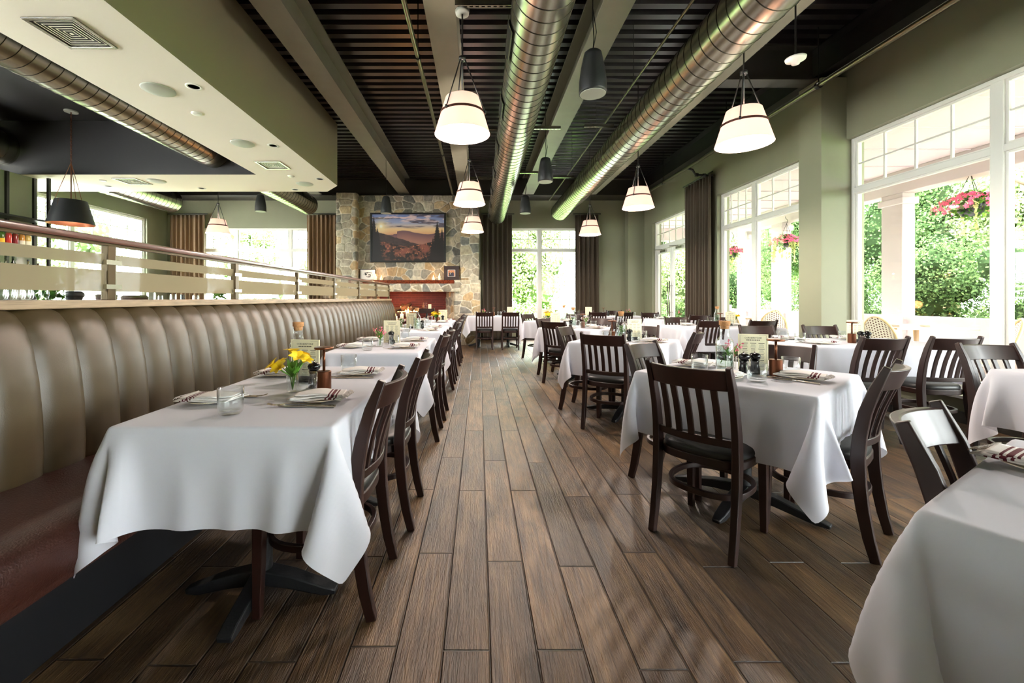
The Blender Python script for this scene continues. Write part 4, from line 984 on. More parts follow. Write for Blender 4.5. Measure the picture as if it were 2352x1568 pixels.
def tree(x, y, h, r, lab, pal='deep', seed=0, n=2600, low=.0, sz=.2, cat='tree', name='tree'):
    rs = np.random.RandomState(seed + 100); t = thing(name, lab, cat, (x, y, -.1), group='trees and bushes outside')
    q = MB(); lumps = crown(q, (0, 0, low + (h - low) / 2), r, r, (h - low) / 2, n, sz, rs, PAL[pal]); q.build('foliage', M_leafattr, t)
    # dense inner leaf mass
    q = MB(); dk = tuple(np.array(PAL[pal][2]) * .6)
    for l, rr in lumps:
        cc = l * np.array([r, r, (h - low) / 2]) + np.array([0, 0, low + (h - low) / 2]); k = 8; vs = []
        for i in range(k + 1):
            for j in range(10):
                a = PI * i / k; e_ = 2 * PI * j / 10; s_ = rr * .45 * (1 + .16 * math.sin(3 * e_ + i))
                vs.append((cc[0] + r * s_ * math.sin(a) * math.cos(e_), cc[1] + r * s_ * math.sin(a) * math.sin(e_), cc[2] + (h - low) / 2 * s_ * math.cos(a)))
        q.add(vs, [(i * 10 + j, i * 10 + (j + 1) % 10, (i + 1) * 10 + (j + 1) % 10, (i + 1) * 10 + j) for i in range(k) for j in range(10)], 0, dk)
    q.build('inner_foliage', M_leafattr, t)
    MB().tube([(0, 0, 0), (.1, .05, h * .35), (-.05, 0, h * .7)], [.16, .12, .05], 8).build('trunk', M_bark, t, smooth=True)
i = 0
for (x, y, h, r, pal, lab) in (
    (12.5, 2.6, 6.5, 2.2, 'deep', 'dense green tree behind the porch at the right frame edge'),
    (13.2, 6.0, 7.5, 2.5, 'deep', 'dense leafy tree beyond the porch, behind the largest flower basket'),
    (12.4, 8.9, 6.5, 2.2, 'bright', 'bright leafy tree beyond the porch, middle of the big window'),
    (13.4, 12.0, 7.5, 2.5, 'deep', 'dense green tree seen left in the big window between white columns'),
    (12.2, 15.2, 6.5, 2.4, 'deep', 'dark leafy tree seen in the narrow strip by the green pier'),
    (13.2, 19.0, 7.0, 2.7, 'bright', 'light green tree in the second right window behind the pale basket'),
    (11.6, 23.5, 6.0, 2.8, 'deep', 'green tree in the second right window, lower left'),
    (9.6, 21.0, 4.6, 1.7, 'bright', 'sunlit green tree seen through the patio door'),
    (.6, 20.5, 6.2, 2.0, 'bright', 'pale green tree left in the back window'),
    (3.6, 22.0, 7.2, 2.4, 'bright', 'sunlit yellow green tree right in the back window'),
    (-1.9, 24.0, 7, 2.6, 'bright', 'green tree behind the chimney, hardly seen at the back window'),
    (-9.5, 27.0, 7.5, 2.8, 'bright', 'pale tree in the left back window, left pane'),
    (-14.6, 27.5, 7, 2.8, 'bright', 'pale tree beyond the tan curtain'),
    (-13.8, 8.5, 5.0, 2.2, 'bright', 'pale tree in the far left side window, nearer pane'),
    (-14.8, 13.5, 5.4, 2.4, 'bright', 'pale tree in the far left side window, farther pane')):
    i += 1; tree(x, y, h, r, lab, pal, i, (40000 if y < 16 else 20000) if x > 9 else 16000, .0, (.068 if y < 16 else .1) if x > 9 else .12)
for (x, y, h, r, lab) in ((10.6, 4.6, 2.2, 1.3, 'low green bush just outside the parapet at the right frame edge'), (10.8, 7.4, 2.5, 1.5, 'low green bush outside the parapet below the largest flower basket'), (10.7, 10.2, 2.6, 1.4, 'low green bush outside the parapet beside the white column'),
                          (10.6, 13.0, 2.4, 1.5, 'low green bush outside the parapet left of the big window'), (10.4, 17.5, 2.8, 1.6, 'low green bush in the second right window'), (10.8, 21, 2.4, 1.6, 'low green bush outside behind the long brown curtain'), (7.6, 20, 1.6, 1.1, 'small green bush seen low through the patio door')):
    i += 1; tree(x, y, h, r, lab, 'deep', i, 14000, .0, .055, 'bush', 'bush')
for (x, y, h, ln, nm) in ((10.7, 6.9, 7, .5, 'left of'), (10.9, 7.9, 7.5, -.4, 'farthest left of'), (10.6, 5.6, 7, .3, 'right of')):
    tag(MB().tube([(x, y, 0), (x + ln * .3, y + ln * .3, h * .4), (x + ln, y + ln, h)], [.13, .11, .06], 8).tube([(x + ln * .3, y + ln * .3, h * .4), (x + ln * .3 - .6, y + 1, h * .55)], .05, 6).build('bare_tree', M_bark, smooth=True),
        'bare pale slanting tree outside, %s the largest flower basket' % nm, 'tree', 'bare slanting trees')
# hanging baskets
def basket(x, y, z, lab, seed, pc, trail, s=1.):
    rs = np.random.RandomState(seed); t = thing('hanging_flower_basket', lab, 'flower basket', (x, y, z), group='hanging flower baskets on the porch'); t.scale = (s, s, s)
    MB().lathe([(0, -.17), (.08, -.16), (.13, -.1), (.15, 0), (.13, 0), (0, -.03)], n=18).build('basket', M_iron, t, smooth=True)
    q = MB(); leaf_quads(q, (0, 0, .0), .3, 520, .06, GP, rs, .7, .3)
    for k in range(trail):
        a = rs.rand() * 6.28; L_ = rs.uniform(.3, .75)
        for m_ in range(16):
            f_ = m_ / 16; p = np.array([.25 * math.cos(a) * (1 + .2 * f_), .25 * math.sin(a) * (1 + .2 * f_), -L_ * f_]); d = rs.normal(size=3) * .02; w = rs.normal(size=3) * .014
            q.add([p - d - w, p + d - w, p + d + w, p - d + w], [(0, 1, 2, 3)], 0, tuple(lc(190, 196, 130) * (.8 + .3 * rs.rand())))
    q.build('foliage', M_leafattr, t)
    q = MB()
    for k in range(260):
        d = rs.normal(size=3); d /= np.linalg.norm(d); d[2] = abs(d[2]) * .7 - .22; p = d * np.array([.37, .37, .34]) * rs.uniform(.85, 1.1); r_ = .026 * rs.uniform(.7, 1.3)
        a = Vector(d).orthogonal().normalized(); bb = Vector(d).cross(a).normalized(); c_ = Vector(p); vs = [c_]
        for m_ in range(10): rr = r_ * (1.15 if m_ % 2 == 0 else .6); vs.append(c_ + (a * math.cos(m_ * PI / 5) + bb * math.sin(m_ * PI / 5)) * rr + Vector(d) * .008)
        q.add(vs, [(0, 1 + m_, 1 + (m_ + 1) % 10) for m_ in range(10)])
    q.build('blossoms', pc, t)
    q = MB()
    for k in range(3): a = k * 2.09; q.tube([(.18 * math.cos(a), .18 * math.sin(a), 0), (0, 0, .45)], .004, 5)
    q.tube([(0, 0, .45), (.03, 0, .5), (.02, 0, .55), (-.02, 0, .58), (-.03, 0, .63)], .006, 6); q.build('hook', M_black, t)
basket(8.05, 6.95, 2.72, 'large magenta flower basket hanging in the big right window', 3, M_petalr, 4, 1.15)
basket(7.9, 10.9, 2.66, 'pink flower basket with pale trailers by the edge of the green pier', 4, M_petalr, 12)
basket(7.9, 13.2, 2.62, 'pink flower basket with long pale trailers in the second right window', 5, M_petalr, 16)
t = thing('flower_planter', 'yellow flowers in a planter on the parapet seen in the second right window', 'flowers', (8.15, 14.2, .86))
MB().box(-.1, -.35, 0, .1, .35, .12).build('planter', M_porch, t); q = MB(); leaf_quads(q, (0, 0, .2), .25, 120, .06, GP, np.random.RandomState(2), .5, .1); q.build('foliage', M_leafattr, t)
q = MB(); leaf_quads(q, (0, 0, .26), .24, 130, .06, [tuple(lc(240, 190, 30)), tuple(lc(250, 210, 80))], np.random.RandomState(4), .5, .4); q.build('blossoms', M_leafattr, t)
# patio furniture
def rattan_proto():
    t = thing('rattan_chair', 'x', 'patio chair')
    n = 17; arch = []
    for k in range(n):
        a = PI * k / (n - 1); arch.append((-.24 * math.cos(a), -.02 - .09 * math.sin(a) * 0, .44 + .46 * math.sin(a) ** .75))
    pts = [(-.25, .02, .0)] + [(x_, y_ - .14 * max(0, (z_ - .44)) / .46, z_) for x_, y_, z_ in arch] + [(.25, .02, .0)]
    MB().tube(pts, .018, 8).build('back_frame', M_rattan, t, smooth=True)
    P = np.zeros((25, 23, 3)); keep = []
    q = MB()
    for i in range(25):
        for j in range(23):
            u_ = -1 + 2 * i / 24; v_ = j / 22; x_ = .23 * u_; hmax = (1 - abs(u_) ** 2.2) ** .5 * .44; z_ = .46 + hmax * v_; P[i, j] = (x_, -.02 - .14 * (z_ - .44) / .46 - .02 * (1 - u_ * u_), z_)
    q.grid(P, fm=lambda i, j: 1 if (i + 2 * (j % 2)) % 4 == 0 else 0); o = q.build('woven_back', [M_weave, M_weaved], t); o.modifiers.new('s', 'SOLIDIFY').thickness = .012
    P = np.zeros((21, 21, 3))
    for i in range(21):
        for j in range(21):
            u_, v_ = -1 + i / 10, -1 + j / 10; r_ = max(abs(u_), abs(v_)); l = math.hypot(u_, v_) + 1e-9; f_ = r_ / l; f_ = f_ * .6 + .4
            P[i, j] = (u_ * f_ * .24, .2 + v_ * f_ * .23, .45)
    q = MB(); q.grid(P, fm=lambda i, j: 1 if (i + 2 * (j % 2)) % 4 == 0 else 0); o = q.build('woven_seat', [M_weave, M_weaved], t); o.modifiers.new('s', 'SOLIDIFY').thickness = .02
    MB().tube([(.25 * math.cos(a), .2 + .24 * math.sin(a), .435) for a in np.linspace(0, 2 * PI, 25)[:-1]], .018, 8, closed=True).build('seat_ring', M_rattan, t, smooth=True)
    for sx in (-1, 1): MB().tube([(sx * .2, .36, .44), (sx * .22, .4, 0)], .016, 8).build('leg', M_rattan, t, smooth=True)
    MB().tube([(.2 * math.cos(a), .2 + .18 * math.sin(a), .22) for a in np.linspace(0, 2 * PI, 19)[:-1]], .009, 6, closed=True).build('stretcher_ring', M_rattan, t, smooth=True)
    return t
rc = rattan_proto()
for x, y, hd, lab in ((6.15, 6.45, 10, 'rattan bistro chair left of the patio table outside the big window'), (6.75, 7.75, -85, 'rattan bistro chair behind the patio table outside the big window'),
                      (7.55, 6.1, 140, 'rattan bistro chair right of the patio table outside the big window'), (6.3, 9.1, 60, 'rattan bistro chair outside seen in the second window near the green pier'),
                      (7.3, 10.6, 200, 'rattan bistro chair outside on the far side, near the green pier'), (5.9, 10.0, 40, 'rattan bistro chair outside right of the white window post'), (6.0, 11.6, 30, 'rattan bistro chair outside left of the white window post'),
                      (7.2, 13.0, 200, 'rattan bistro chair outside beyond the long curtain'), (5.9, 14.0, 0, 'rattan bistro chair outside behind the patio door')):
    place(rc, (x, y, 0), R(hd - 90), lab, 'rattan bistro chairs on the porch')
tb = thing('patio_table', 'x', 'patio table')
MB().box(-.55, -.38, .71, .55, .38, .74).build('table_top', M_ttop, tb, bevel=.006)
MB().cyl((0, 0, 0), (0, 0, .71), .035, n=14).build('pedestal', M_chrome, tb, smooth=True); MB().box(-.3, -.03, 0, .3, .03, .03).box(-.03, -.3, 0, .03, .3, .03).build('base', M_chrome, tb)
place(tb, (6.95, 6.75, 0), R(-8), 'light wood patio table outside the big window', 'patio tables')
place(tb, (6.7, 10.0, 0), R(60), 'light wood patio table outside the second window', 'patio tables')
place(tb, (6.8, 12.6, 0), R(80), 'light wood patio table outside by the far columns', 'patio tables')
q = MB().box(-.16, -.1, 0, .16, .1, .02).box(-.15, -.09, .02, .15, .08, .035); o = q.build('folded_napkin', M_napkin, bevel=.003); o.location = (6.75, 6.75, .741); tag(o, 'folded napkin on the left of the outside patio table', 'napkin')
q = MB().box(-.16, -.1, 0, .16, .1, .02).box(-.15, -.09, .02, .15, .08, .035); o = q.build('folded_napkin', M_napkin, bevel=.003); o.location = (7.2, 6.72, .741); tag(o, 'folded napkin on the right of the outside patio table', 'napkin')

# ================================================================ CHAIRS
def superell(hx, hy, cy, n=28, e=3.2):
    o = []
    for k in range(n):
        a = 2 * PI * k / n; c, s_ = math.cos(a), math.sin(a)
        o.append((hx * math.copysign(abs(c) ** (2 / e), c), cy + hy * math.copysign(abs(s_) ** (2 / e), s_)))
    return o
PROF = [(-.012, 0), (.012, .1), (.032, .22), (.045, .34), (.05, .46), (.043, .56), (.024, .67), (-.008, .78), (-.05, .885)]
def post_y(z):
    for i in range(len(PROF) - 1):
        (y0, z0), (y1, z1) = PROF[i], PROF[i + 1]
        if z <= z1: return y0 + (y1 - y0) * (z - z0) / (z1 - z0)
    return PROF[-1][0]
def chair_proto():
    t = thing('dining_chair', 'x', 'chair', group='dark slat-back dining chairs')
    for sx in (-1, 1):
        pts = [(sx * .187, y_, z_) for y_, z_ in PROF]; hd = [.019, .022, .024, .026, .027, .026, .024, .021, .014]; hw = [.015, .0155, .016, .017, .017, .016, .015, .0145, .012]
        MB().sweep(pts, hw, hd).build('leg', M_wood, t, bevel=.004, angle=40)
        MB().sweep([(sx * .18, .41, .425), (sx * .181, .413, .2), (sx * .182, .418, 0)], [.02, .018, .0145], [.02, .018, .0145]).build('leg', M_wood, t, bevel=.003)
    def rail(z0, z1, bulge, th, name, hx=.178, arch=0):
        n = 15; q = MB(); vs = []
        for k in range(n):
            u_ = -1 + 2 * k / (n - 1); x_ = hx * u_; b_ = bulge * (1 - u_ * u_); zt = z1 + arch * (1 - u_ * u_)
            for (zz, dy) in ((z0, -th / 2), (z0, th / 2), (zt, th / 2), (zt, -th / 2)): vs.append((x_, post_y(zz) - b_ + dy, zz))
        f = [(k * 4 + m, k * 4 + (m + 1) % 4, k * 4 + 4 + (m + 1) % 4, k * 4 + 4 + m) for k in range(n - 1) for m in range(4)] + [(3, 2, 1, 0), tuple(range((n - 1) * 4, n * 4))]
        q.add(vs, f); return q.build(name, M_wood, t, bevel=.004, angle=40)
    rail(.772, .868, .052, .024, 'crest_rail'); rail(.505, .54, .034, .022, 'lower_rail')
    for x_ in (-.118, -.059, 0, .059, .118):
        pts = []
        for k in range(6):
            z_ = .535 + (.785 - .535) * k / 5; bl = (.034 + (.018) * k / 5) * (1 - (x_ / .178) ** 2); pts.append((x_, post_y(z_) - bl, z_))
        MB().sweep(pts, .0145, .006).build('back_slat', M_wood, t, bevel=.002)
    MB().solid_outline(superell(.205, .205, .235, 36, 3.4), .392, .436).build('seat_frame', M_wood, t, bevel=.006, angle=40)
    prof = [(1.0, .436), (1.01, .448), (1.0, .46), (.95, .472), (.8, .481), (.5, .486), (0, .487)]
    q = MB(); ol = superell(.2, .2, 0, 36, 3.0); vs = []
    for s_, z_ in prof: vs += [(x_ * s_, .235 + y_ * s_, z_) for x_, y_ in ol]
    m = 36; q.add(vs, [(i * m + k, i * m + (k + 1) % m, (i + 1) * m + (k + 1) % m, (i + 1) * m + k) for i in range(len(prof) - 1) for k in range(m)])
    q.build('seat', M_vinyl, t, smooth=True)
    MB().sweep([(x_, y_, .255) for x_, y_ in superell(.178, .195, .235, 32, 2.5)], .014, .01, side=(0, 0, 1), closed=True).build('stretcher', M_wood, t, bevel=.003, angle=40)
    return t
cp = chair_proto()
NC = [0]
def chair(x, y, hd, lab): NC[0] += 1; return place(cp, (x, y, 0), R(hd - 90), lab, 'dark slat-back dining chairs')

# ================================================================ TABLES AND CLOTHS
def cloth_sim(tw, td, ov, n_steps=150, iters=14, seed=0, off=(0, 0), rad=.008, s=.034):
    """light position based cloth: a flat square laid over a table top and let fall"""
    def lines(h, o):
        inner = np.linspace(-h + .012, h - .012, int(round((2 * h - .024) / s)) + 1)
        a = np.linspace(-h - ov + o, -h - .014, int(round((ov - o) / s)) + 1); b = np.linspace(h + .014, h + ov + o, int(round((ov + o) / s)) + 1)
        return np.concatenate([a, [-h], inner, [h], b])
    hx, hy = tw / 2, td / 2
    xs = lines(hx, off[0]); ys = lines(hy, off[1]); nx, ny = len(xs), len(ys)
    P = np.zeros((nx, ny, 3)); P[..., 0] = xs[:, None]; P[..., 1] = ys[None, :]
    rng = np.random.RandomState(seed); P[..., 2] = rad; O = P.copy()
    out = (np.abs(P[..., 0]) > hx) | (np.abs(P[..., 1]) > hy); P[..., 2] += out * rng.uniform(-.004, .002, (nx, ny))
    V = np.zeros_like(P); dt = 1 / 45.
    def con(sa, sb, k, m):
        a, b = P[sa][m], P[sb][m]; L = np.sqrt(((O[sb][m] - O[sa][m]) ** 2).sum(-1, keepdims=True))
        d = b - a; l = np.sqrt((d * d).sum(-1, keepdims=True)) + 1e-9; c = d * (k * .5 * (l - L) / l); a += c; b -= c
    S = slice; A = S(None); C_ = []
    def mk(ax, st, o, stp, k, dg=0):
        """pairs (i, i+st) starting at o with stride stp along ax; dg: shift on the other axis"""
        n = (nx, ny)[ax]; cnt = len(range(o, n - st, stp)); sa, sb = S(o, n - st, stp), S(o + st, n, stp)
        oa, ob = (A, A) if not dg else ((S(0, -1), S(1, None)) if dg > 0 else (S(1, None), S(0, -1)))
        C_.append((((sa, oa) if ax == 0 else (oa, sa)), ((sb, ob) if ax == 0 else (ob, sb)), k, (S(0, cnt) if ax == 0 else (A, S(0, cnt)))))
    for o in (0, 1): mk(0, 1, o, 2, 1.); mk(1, 1, o, 2, 1.); mk(0, 1, o, 2, .5, 1); mk(0, 1, o, 2, .5, -1)
    for o in range(4): mk(0, 2, o, 4, .14); mk(1, 2, o, 4, .14)
    top = (np.abs(O[..., 0]) <= hx + 1e-6) & (np.abs(O[..., 1]) <= hy + 1e-6)
    for st in range(n_steps):
        V *= .965; V[..., 2] -= 9.8 * dt * .6; Q = P.copy(); P = P + V * dt
        for it in range(iters):
            for c in C_: con(*c)
            x, y, z = P[..., 0], P[..., 1], P[..., 2]
            c3 = np.stack([np.clip(x, -hx, hx), np.clip(y, -hy, hy), np.clip(z, -.6, 0)], -1)
            v = P - c3; l = np.sqrt((v * v).sum(-1)); push = l < rad
            P = np.where(push[..., None], c3 + v * np.where(push, rad / np.maximum(l, 1e-6), 1.)[..., None], P); P[top] = O[top]
        V = (P - Q) / dt
    return P
def cloth_mesh(P, name):
    q = MB(); q.grid(P); return q.mesh(name, M_linen, True)
TH = .748
CL = {'rect': cloth_mesh(cloth_sim(.76, 1.28, .33, seed=1), 'rect_cloth'),
      'rect2': cloth_mesh(cloth_sim(.8, 1.5, .33, seed=5), 'rect_cloth_b'),
      'sq': cloth_mesh(cloth_sim(.88, .88, .34, seed=2), 'square_cloth'),
      'sq2': cloth_mesh(cloth_sim(.88, .88, .34, seed=9, off=(.03, -.02)), 'square_cloth_b')}
def table_proto(w, d, kind):
    t = thing('dining_table', 'x', 'table')
    MB().box(-w / 2 + .028, -d / 2 + .028, TH - .034, w / 2 - .028, d / 2 - .028, TH - .004).build('tabletop', M_wood, t, bevel=.004)
    def xbase(cx, cy, lx, ly, rot=0):
        b = t; MB().cyl((cx, cy, .05), (cx, cy, TH - .03), .038, n=16).build('pedestal', M_iron, b, smooth=False, angle=40)
        for a in ((0, 180, 90, 270) if ly else (0, 180)):
            L_ = lx if a in (0, 180) else ly; ca, sa = math.cos(R(a + rot)), math.sin(R(a + rot))
            MB().sweep([(cx, cy, .085), (cx + ca * L_ * .4, cy + sa * L_ * .4, .065), (cx + ca * L_ * .85, cy + sa * L_ * .85, .028), (cx + ca * L_, cy + sa * L_, .02)], [.035, .032, .028, .02], [.03, .026, .018, .01], side=(-sa, ca, 0)).build('base_foot', M_iron, b, bevel=.006, angle=40)
    if kind == 'rect':
        for sy_ in (-1, 1): xbase(0, sy_ * (d / 2 - .28), .3, 0); MB().sweep([(0, sy_ * (d / 2 - .28), .085), (0, sy_ * (d / 2 - .06), .03), (0, sy_ * (d / 2 - .02), .02)], .028, [.03, .02, .012], side=(1, 0, 0)).build('base_foot', M_iron, t, bevel=.006)
    else: xbase(0, 0, .4, .4, 0)
    return t
tp_r = table_proto(.76, 1.28, 'rect'); tp_r2 = table_proto(.8, 1.5, 'rect'); tp_s = table_proto(.88, .88, 'sq')
def table(kind, x, y, rot, phrase, var=0, sc=1, flip=0):
    tp = {'rect': tp_r, 'rect2': tp_r2, 'sq': tp_s}[kind]
    place(tp, (x, y, 0), R(rot), 'pedestal table mostly hidden under its cloth, ' + phrase, 'clothed dining tables')
    o = bpy.data.objects.new('tablecloth', CL['sq2' if (kind == 'sq' and var) else kind]); C.objects.link(o); o.location = (x, y, TH + .001); o.rotation_euler = (0, 0, R(rot + 90 * flip))
    o.modifiers.new('sub', 'SUBSURF').render_levels = 1; o.modifiers['sub'].levels = 1
    tag(o, 'white cloth draped over ' + phrase, 'tablecloth', 'white tablecloths')
ZC = TH + .0105       # cloth surface

# ---------------------------------------------------------------- tableware prototypes
def napkin_proto(layers=3):
    t = thing('folded_napkin', 'x', 'napkin'); rs = np.random.RandomState(3)
    for k in range(layers):
        nx_, ny_ = 33, 9; T = np.zeros((nx_, ny_, 3)); a = R((-5, 4, 9)[k % 3])
        for i in range(nx_):
            for j in range(ny_):
                u_, v_ = i / (nx_ - 1) - .5, j / (ny_ - 1) - .5
                x_ = u_ * (.22 - .012 * k); y_ = v_ * (.135 - .01 * k) + .012 * math.sin(u_ * 4 + k)
                if k == layers - 1 and u_ < -.25: y_ *= 1 - (-.25 - u_) * 1.6
                z_ = .004 + .0075 * k + .003 * math.sin(u_ * 7 + k) + .002 * (1 - abs(v_ * 2) ** 4)
                T[i, j] = (x_ * math.cos(a) - y_ * math.sin(a), x_ * math.sin(a) + y_ * math.cos(a), z_)
        q = MB(); q.grid(T, fm=lambda i, j: 1 if i in (22, 24, 25, 27) else 0)
        o = q.build('fold_layer', [M_napkin, M_stripe], t, smooth=True); s_ = o.modifiers.new('s', 'SOLIDIFY'); s_.thickness = .0045; s_.offset = -1
    q = MB()
    for k in range(26):
        y_ = -.055 + .11 * k / 25; q.tube([(.105, y_, .018), (.112 + .006 * rs.rand(), y_ + .004 * rs.randn(), .014), (.118 + .006 * rs.rand(), y_ + .006 * rs.randn(), .006)], .0011, 4)
    q.build('fringe', M_napkin, t)
    return t
def plate_proto():
    q = MB(); q.lathe([(0, .004), (.045, .004), (.06, .008), (.085, .014), (.087, .016), (.085, .017), (.06, .0105), (.045, .007), (0, .007)], n=36); o = q.build('side_plate', M_china, smooth=True); tag(o, 'x', 'plate', 'small cream side plates'); return o
def cutlery(kind):
    t = thing(kind, 'x', kind, group='polished ' + kind + 's')
    if kind == 'fork':
        MB().sweep([(-.1, 0, .003), (-.06, 0, .005), (0, 0, .009), (.035, 0, .01)], [.0075, .006, .0032, .004], [.0012, .0014, .0016, .0014], side=(0, 1, 0)).build('handle', M_silver, t, bevel=.0006)
        q = MB(); P_ = np.zeros((5, 5, 3))
        for i in range(5):
            for j in range(5): P_[i, j] = (.033 + .03 * i / 4, (j - 2) / 2 * (.004 + .0075 * min(1, i / 2.5)), .0095 - .004 * math.sin(i / 4 * 1.6) + .0012 * ((j - 2) / 2) ** 2)
        q.grid(P_); o = q.build('fork_head', M_silver, t, smooth=True); o.modifiers.new('s', 'SOLIDIFY').thickness = .0014
        for k in range(4):
            y_ = (k - 1.5) * .0062; MB().sweep([(.062, y_, .0058), (.085, y_, .0075), (.105, y_, .0125)], [.0015, .0014, .0008], .0008, side=(0, 1, 0)).build('tine', M_silver, t)
    else:
        MB().sweep([(-.115, 0, .004), (-.05, 0, .005), (0, 0, .005)], [.0075, .0065, .005], [.003, .003, .002], side=(0, 1, 0)).build('handle', M_silver, t, bevel=.001)
        MB().sweep([(0, 0, .005), (.02, .001, .004), (.08, .002, .003), (.118, -.003, .002)], [.0055, .009, .0095, .002], .0009, side=(0, 1, 0)).build('blade', M_silver, t)
    return t
def tumbler_proto():
    q = MB(); q.lathe([(0, 0), (.034, 0), (.041, .008), (.044, .03), (.045, .098), (.0435, .098), (.0425, .03), (.038, .016), (0, .014)], n=32); o = q.build('water_tumbler', M_glass, smooth=True); tag(o, 'x', 'glass', 'stemless clear tumblers'); return o
npp = napkin_proto(); plp = plate_proto(); fkp = cutlery('fork'); knp = cutlery('knife'); tup = tumbler_proto()
def setting(ex, ey, hd, seat, full=True, glass=(.30, .15), nap=.17, nrot=0, ndx=0, no_glass=False):
    """ex,ey table edge point at the diner; hd diner's facing"""
    h = R(hd); fx, fy = math.cos(h), math.sin(h); rx, ry = fy, -fx
    def at(f, r): return (ex + fx * f + rx * r, ey + fy * f + ry * r)
    x, y = at(nap, ndx)
    place(plp, (x, y, ZC), 0, 'cream plate under the napkin at ' + seat, 'small cream side plates')
    place(npp, (x, y, ZC + .017), h + PI + R(nrot), 'striped napkin on a plate at ' + seat, 'striped folded napkins')
    if full:
        x, y = at(nap + .075, ndx - .08); place(fkp, (x, y, ZC), h + R(11), 'fork beside the napkin at ' + seat, 'polished forks')
        x, y = at(nap + .02, ndx - .1); place(knp, (x, y, ZC), h - R(2), 'knife beside the fork at ' + seat, 'polished knives')
    if not no_glass:
        x, y = at(*glass); place(tup, (x, y, ZC), 0, 'empty water tumbler at ' + seat, 'stemless clear tumblers')
# centre pieces
lampp = thing('cordless_lamp', 'x', 'table lamp', group='cordless table lamps')
MB().lathe([(0, 0), (.033, 0), (.033, .088), (.031, .09), (0, .09)], n=32).build('base', M_copper, lampp, angle=40); MB().cyl((0, 0, .09), (0, 0, .195), .0065, n=14).build('stem', M_copper, lampp, smooth=True)
MB().lathe([(0, .195), (.042, .193), (.044, .196), (.044, .2), (.042, .203), (0, .205)], n=32).build('shade', M_copper, lampp, angle=40)
millp = thing('pepper_mill', 'x', 'pepper mill', group='black mills')
MB().lathe([(0, 0), (.026, 0), (.027, .008), (.025, .014), (.027, .02), (.025, .026), (.0265, .032), (.021, .05), (.02, .065), (.025, .082), (0, .084)], n=28).build('mill_body', M_mill, millp, smooth=True)
MB().lathe([(0, .083), (.02, .084), (.028, .092), (.03, .103), (.026, .114), (.014, .12), (0, .121)], n=28).build('mill_head', M_mill, millp, smooth=True); MB().lathe([(.004, .12), (.006, .127), (0, .131)], n=10).build('knob', M_silver, millp, smooth=True)
carp = thing('water_carafe', 'x', 'carafe', group='corked glass carafes')
MB().shell([(.0, .004), (.044, .003), (.047, .012), (.047, .17), (.042, .188), (.028, .205), (.025, .22), (.025, .265), (.028, .27)], n=36).build('bottle', M_glass, carp, smooth=True)
MB().lathe([(0, .008), (.043, .01), (.0435, .155), (0, .156)], n=30).build('water', M_water, carp, smooth=True); q = MB(); rs = np.random.RandomState(4)
for k in range(9):
    p0 = Vector((rs.uniform(-.02, .02), rs.uniform(-.02, .02), rs.uniform(.05, .14))); rd = Vector(rs.normal(size=3)).normalized() * .016; sd = rd.cross(Vector((0, 0, 1))).normalized() * .006
    q.add([p0 - rd, p0 + sd, p0 + rd, p0 - sd], [(0, 1, 2, 3)])
q.tube([(.01, 0, .01), (-.005, .005, .15)], .0012, 5); q.build('herb_sprig', M_stem, carp)
MB().lathe([(.0, .255), (.022, .255), (.024, .275), (.029, .277), (.0295, .3), (0, .301)], n=24).build('cork', M_cork, carp, angle=40)
menup = thing('menu_card', 'x', 'menu', group='cream menu cards')
MB().box(-.08, -.002, .004, .08, .002, .218).build('card', M_card, menup); 
def text_mesh(body, size):
    cu = bpy.data.curves.new('t', 'FONT'); cu.body = body; cu.size = size; cu.align_x = 'CENTER'; cu.extrude = .0002; cu.resolution_u = 2
    ob = bpy.data.objects.new('t', cu); C.objects.link(ob); bpy.context.view_layer.update(); me = bpy.data.meshes.new_from_object(ob.evaluated_get(bpy.context.evaluated_depsgraph_get())); bpy.data.objects.remove(ob); return me
try:
    me = text_mesh('CORNERSTONE', .0128); me.materials.clear(); me.materials.append(M_ink)
    o = bpy.data.objects.new('heading_text', me); C.objects.link(o); o.parent = menup; o.location = (0, -.0023, .191); o.rotation_euler = (PI / 2, 0, 0)
except Exception as ex_: print('text', ex_)
q = MB(); rs = np.random.RandomState(8)
def bar_(x0, x1, z, h=.0014): q.box(x0, -.0025, z, x1, -.0019, z + h)
for k in range(8): bar_(-.036 + k * .0092, -.036 + k * .0092 + .0068, .18, .005)
for k in range(26):
    z = .162 - k * .0056
    for cx in (-.044, .0, .044):
        if k % 6 == 5: continue
        w_ = rs.uniform(.009, .017); bar_(cx - w_, cx + w_, z, .0026 if k % 6 == 0 else .0012)
q.box(-.07, -.0025, .01, -.0694, -.0019, .21).box(.0694, -.0025, .01, .07, -.0019, .21).box(-.07, -.0025, .21, -.03, -.0019, .2106).box(.03, -.0025, .21, .07, -.0019, .2106).box(-.07, -.0025, .01, .07, -.0019, .0106)
q.build('menu_lines', M_ink, menup); MB().box(-.03, -.02, 0, .03, .02, .008).box(-.03, -.008, 0, .03, -.003, .03).box(-.03, .003, 0, .03, .008, .03).build('card_holder', M_black, menup)
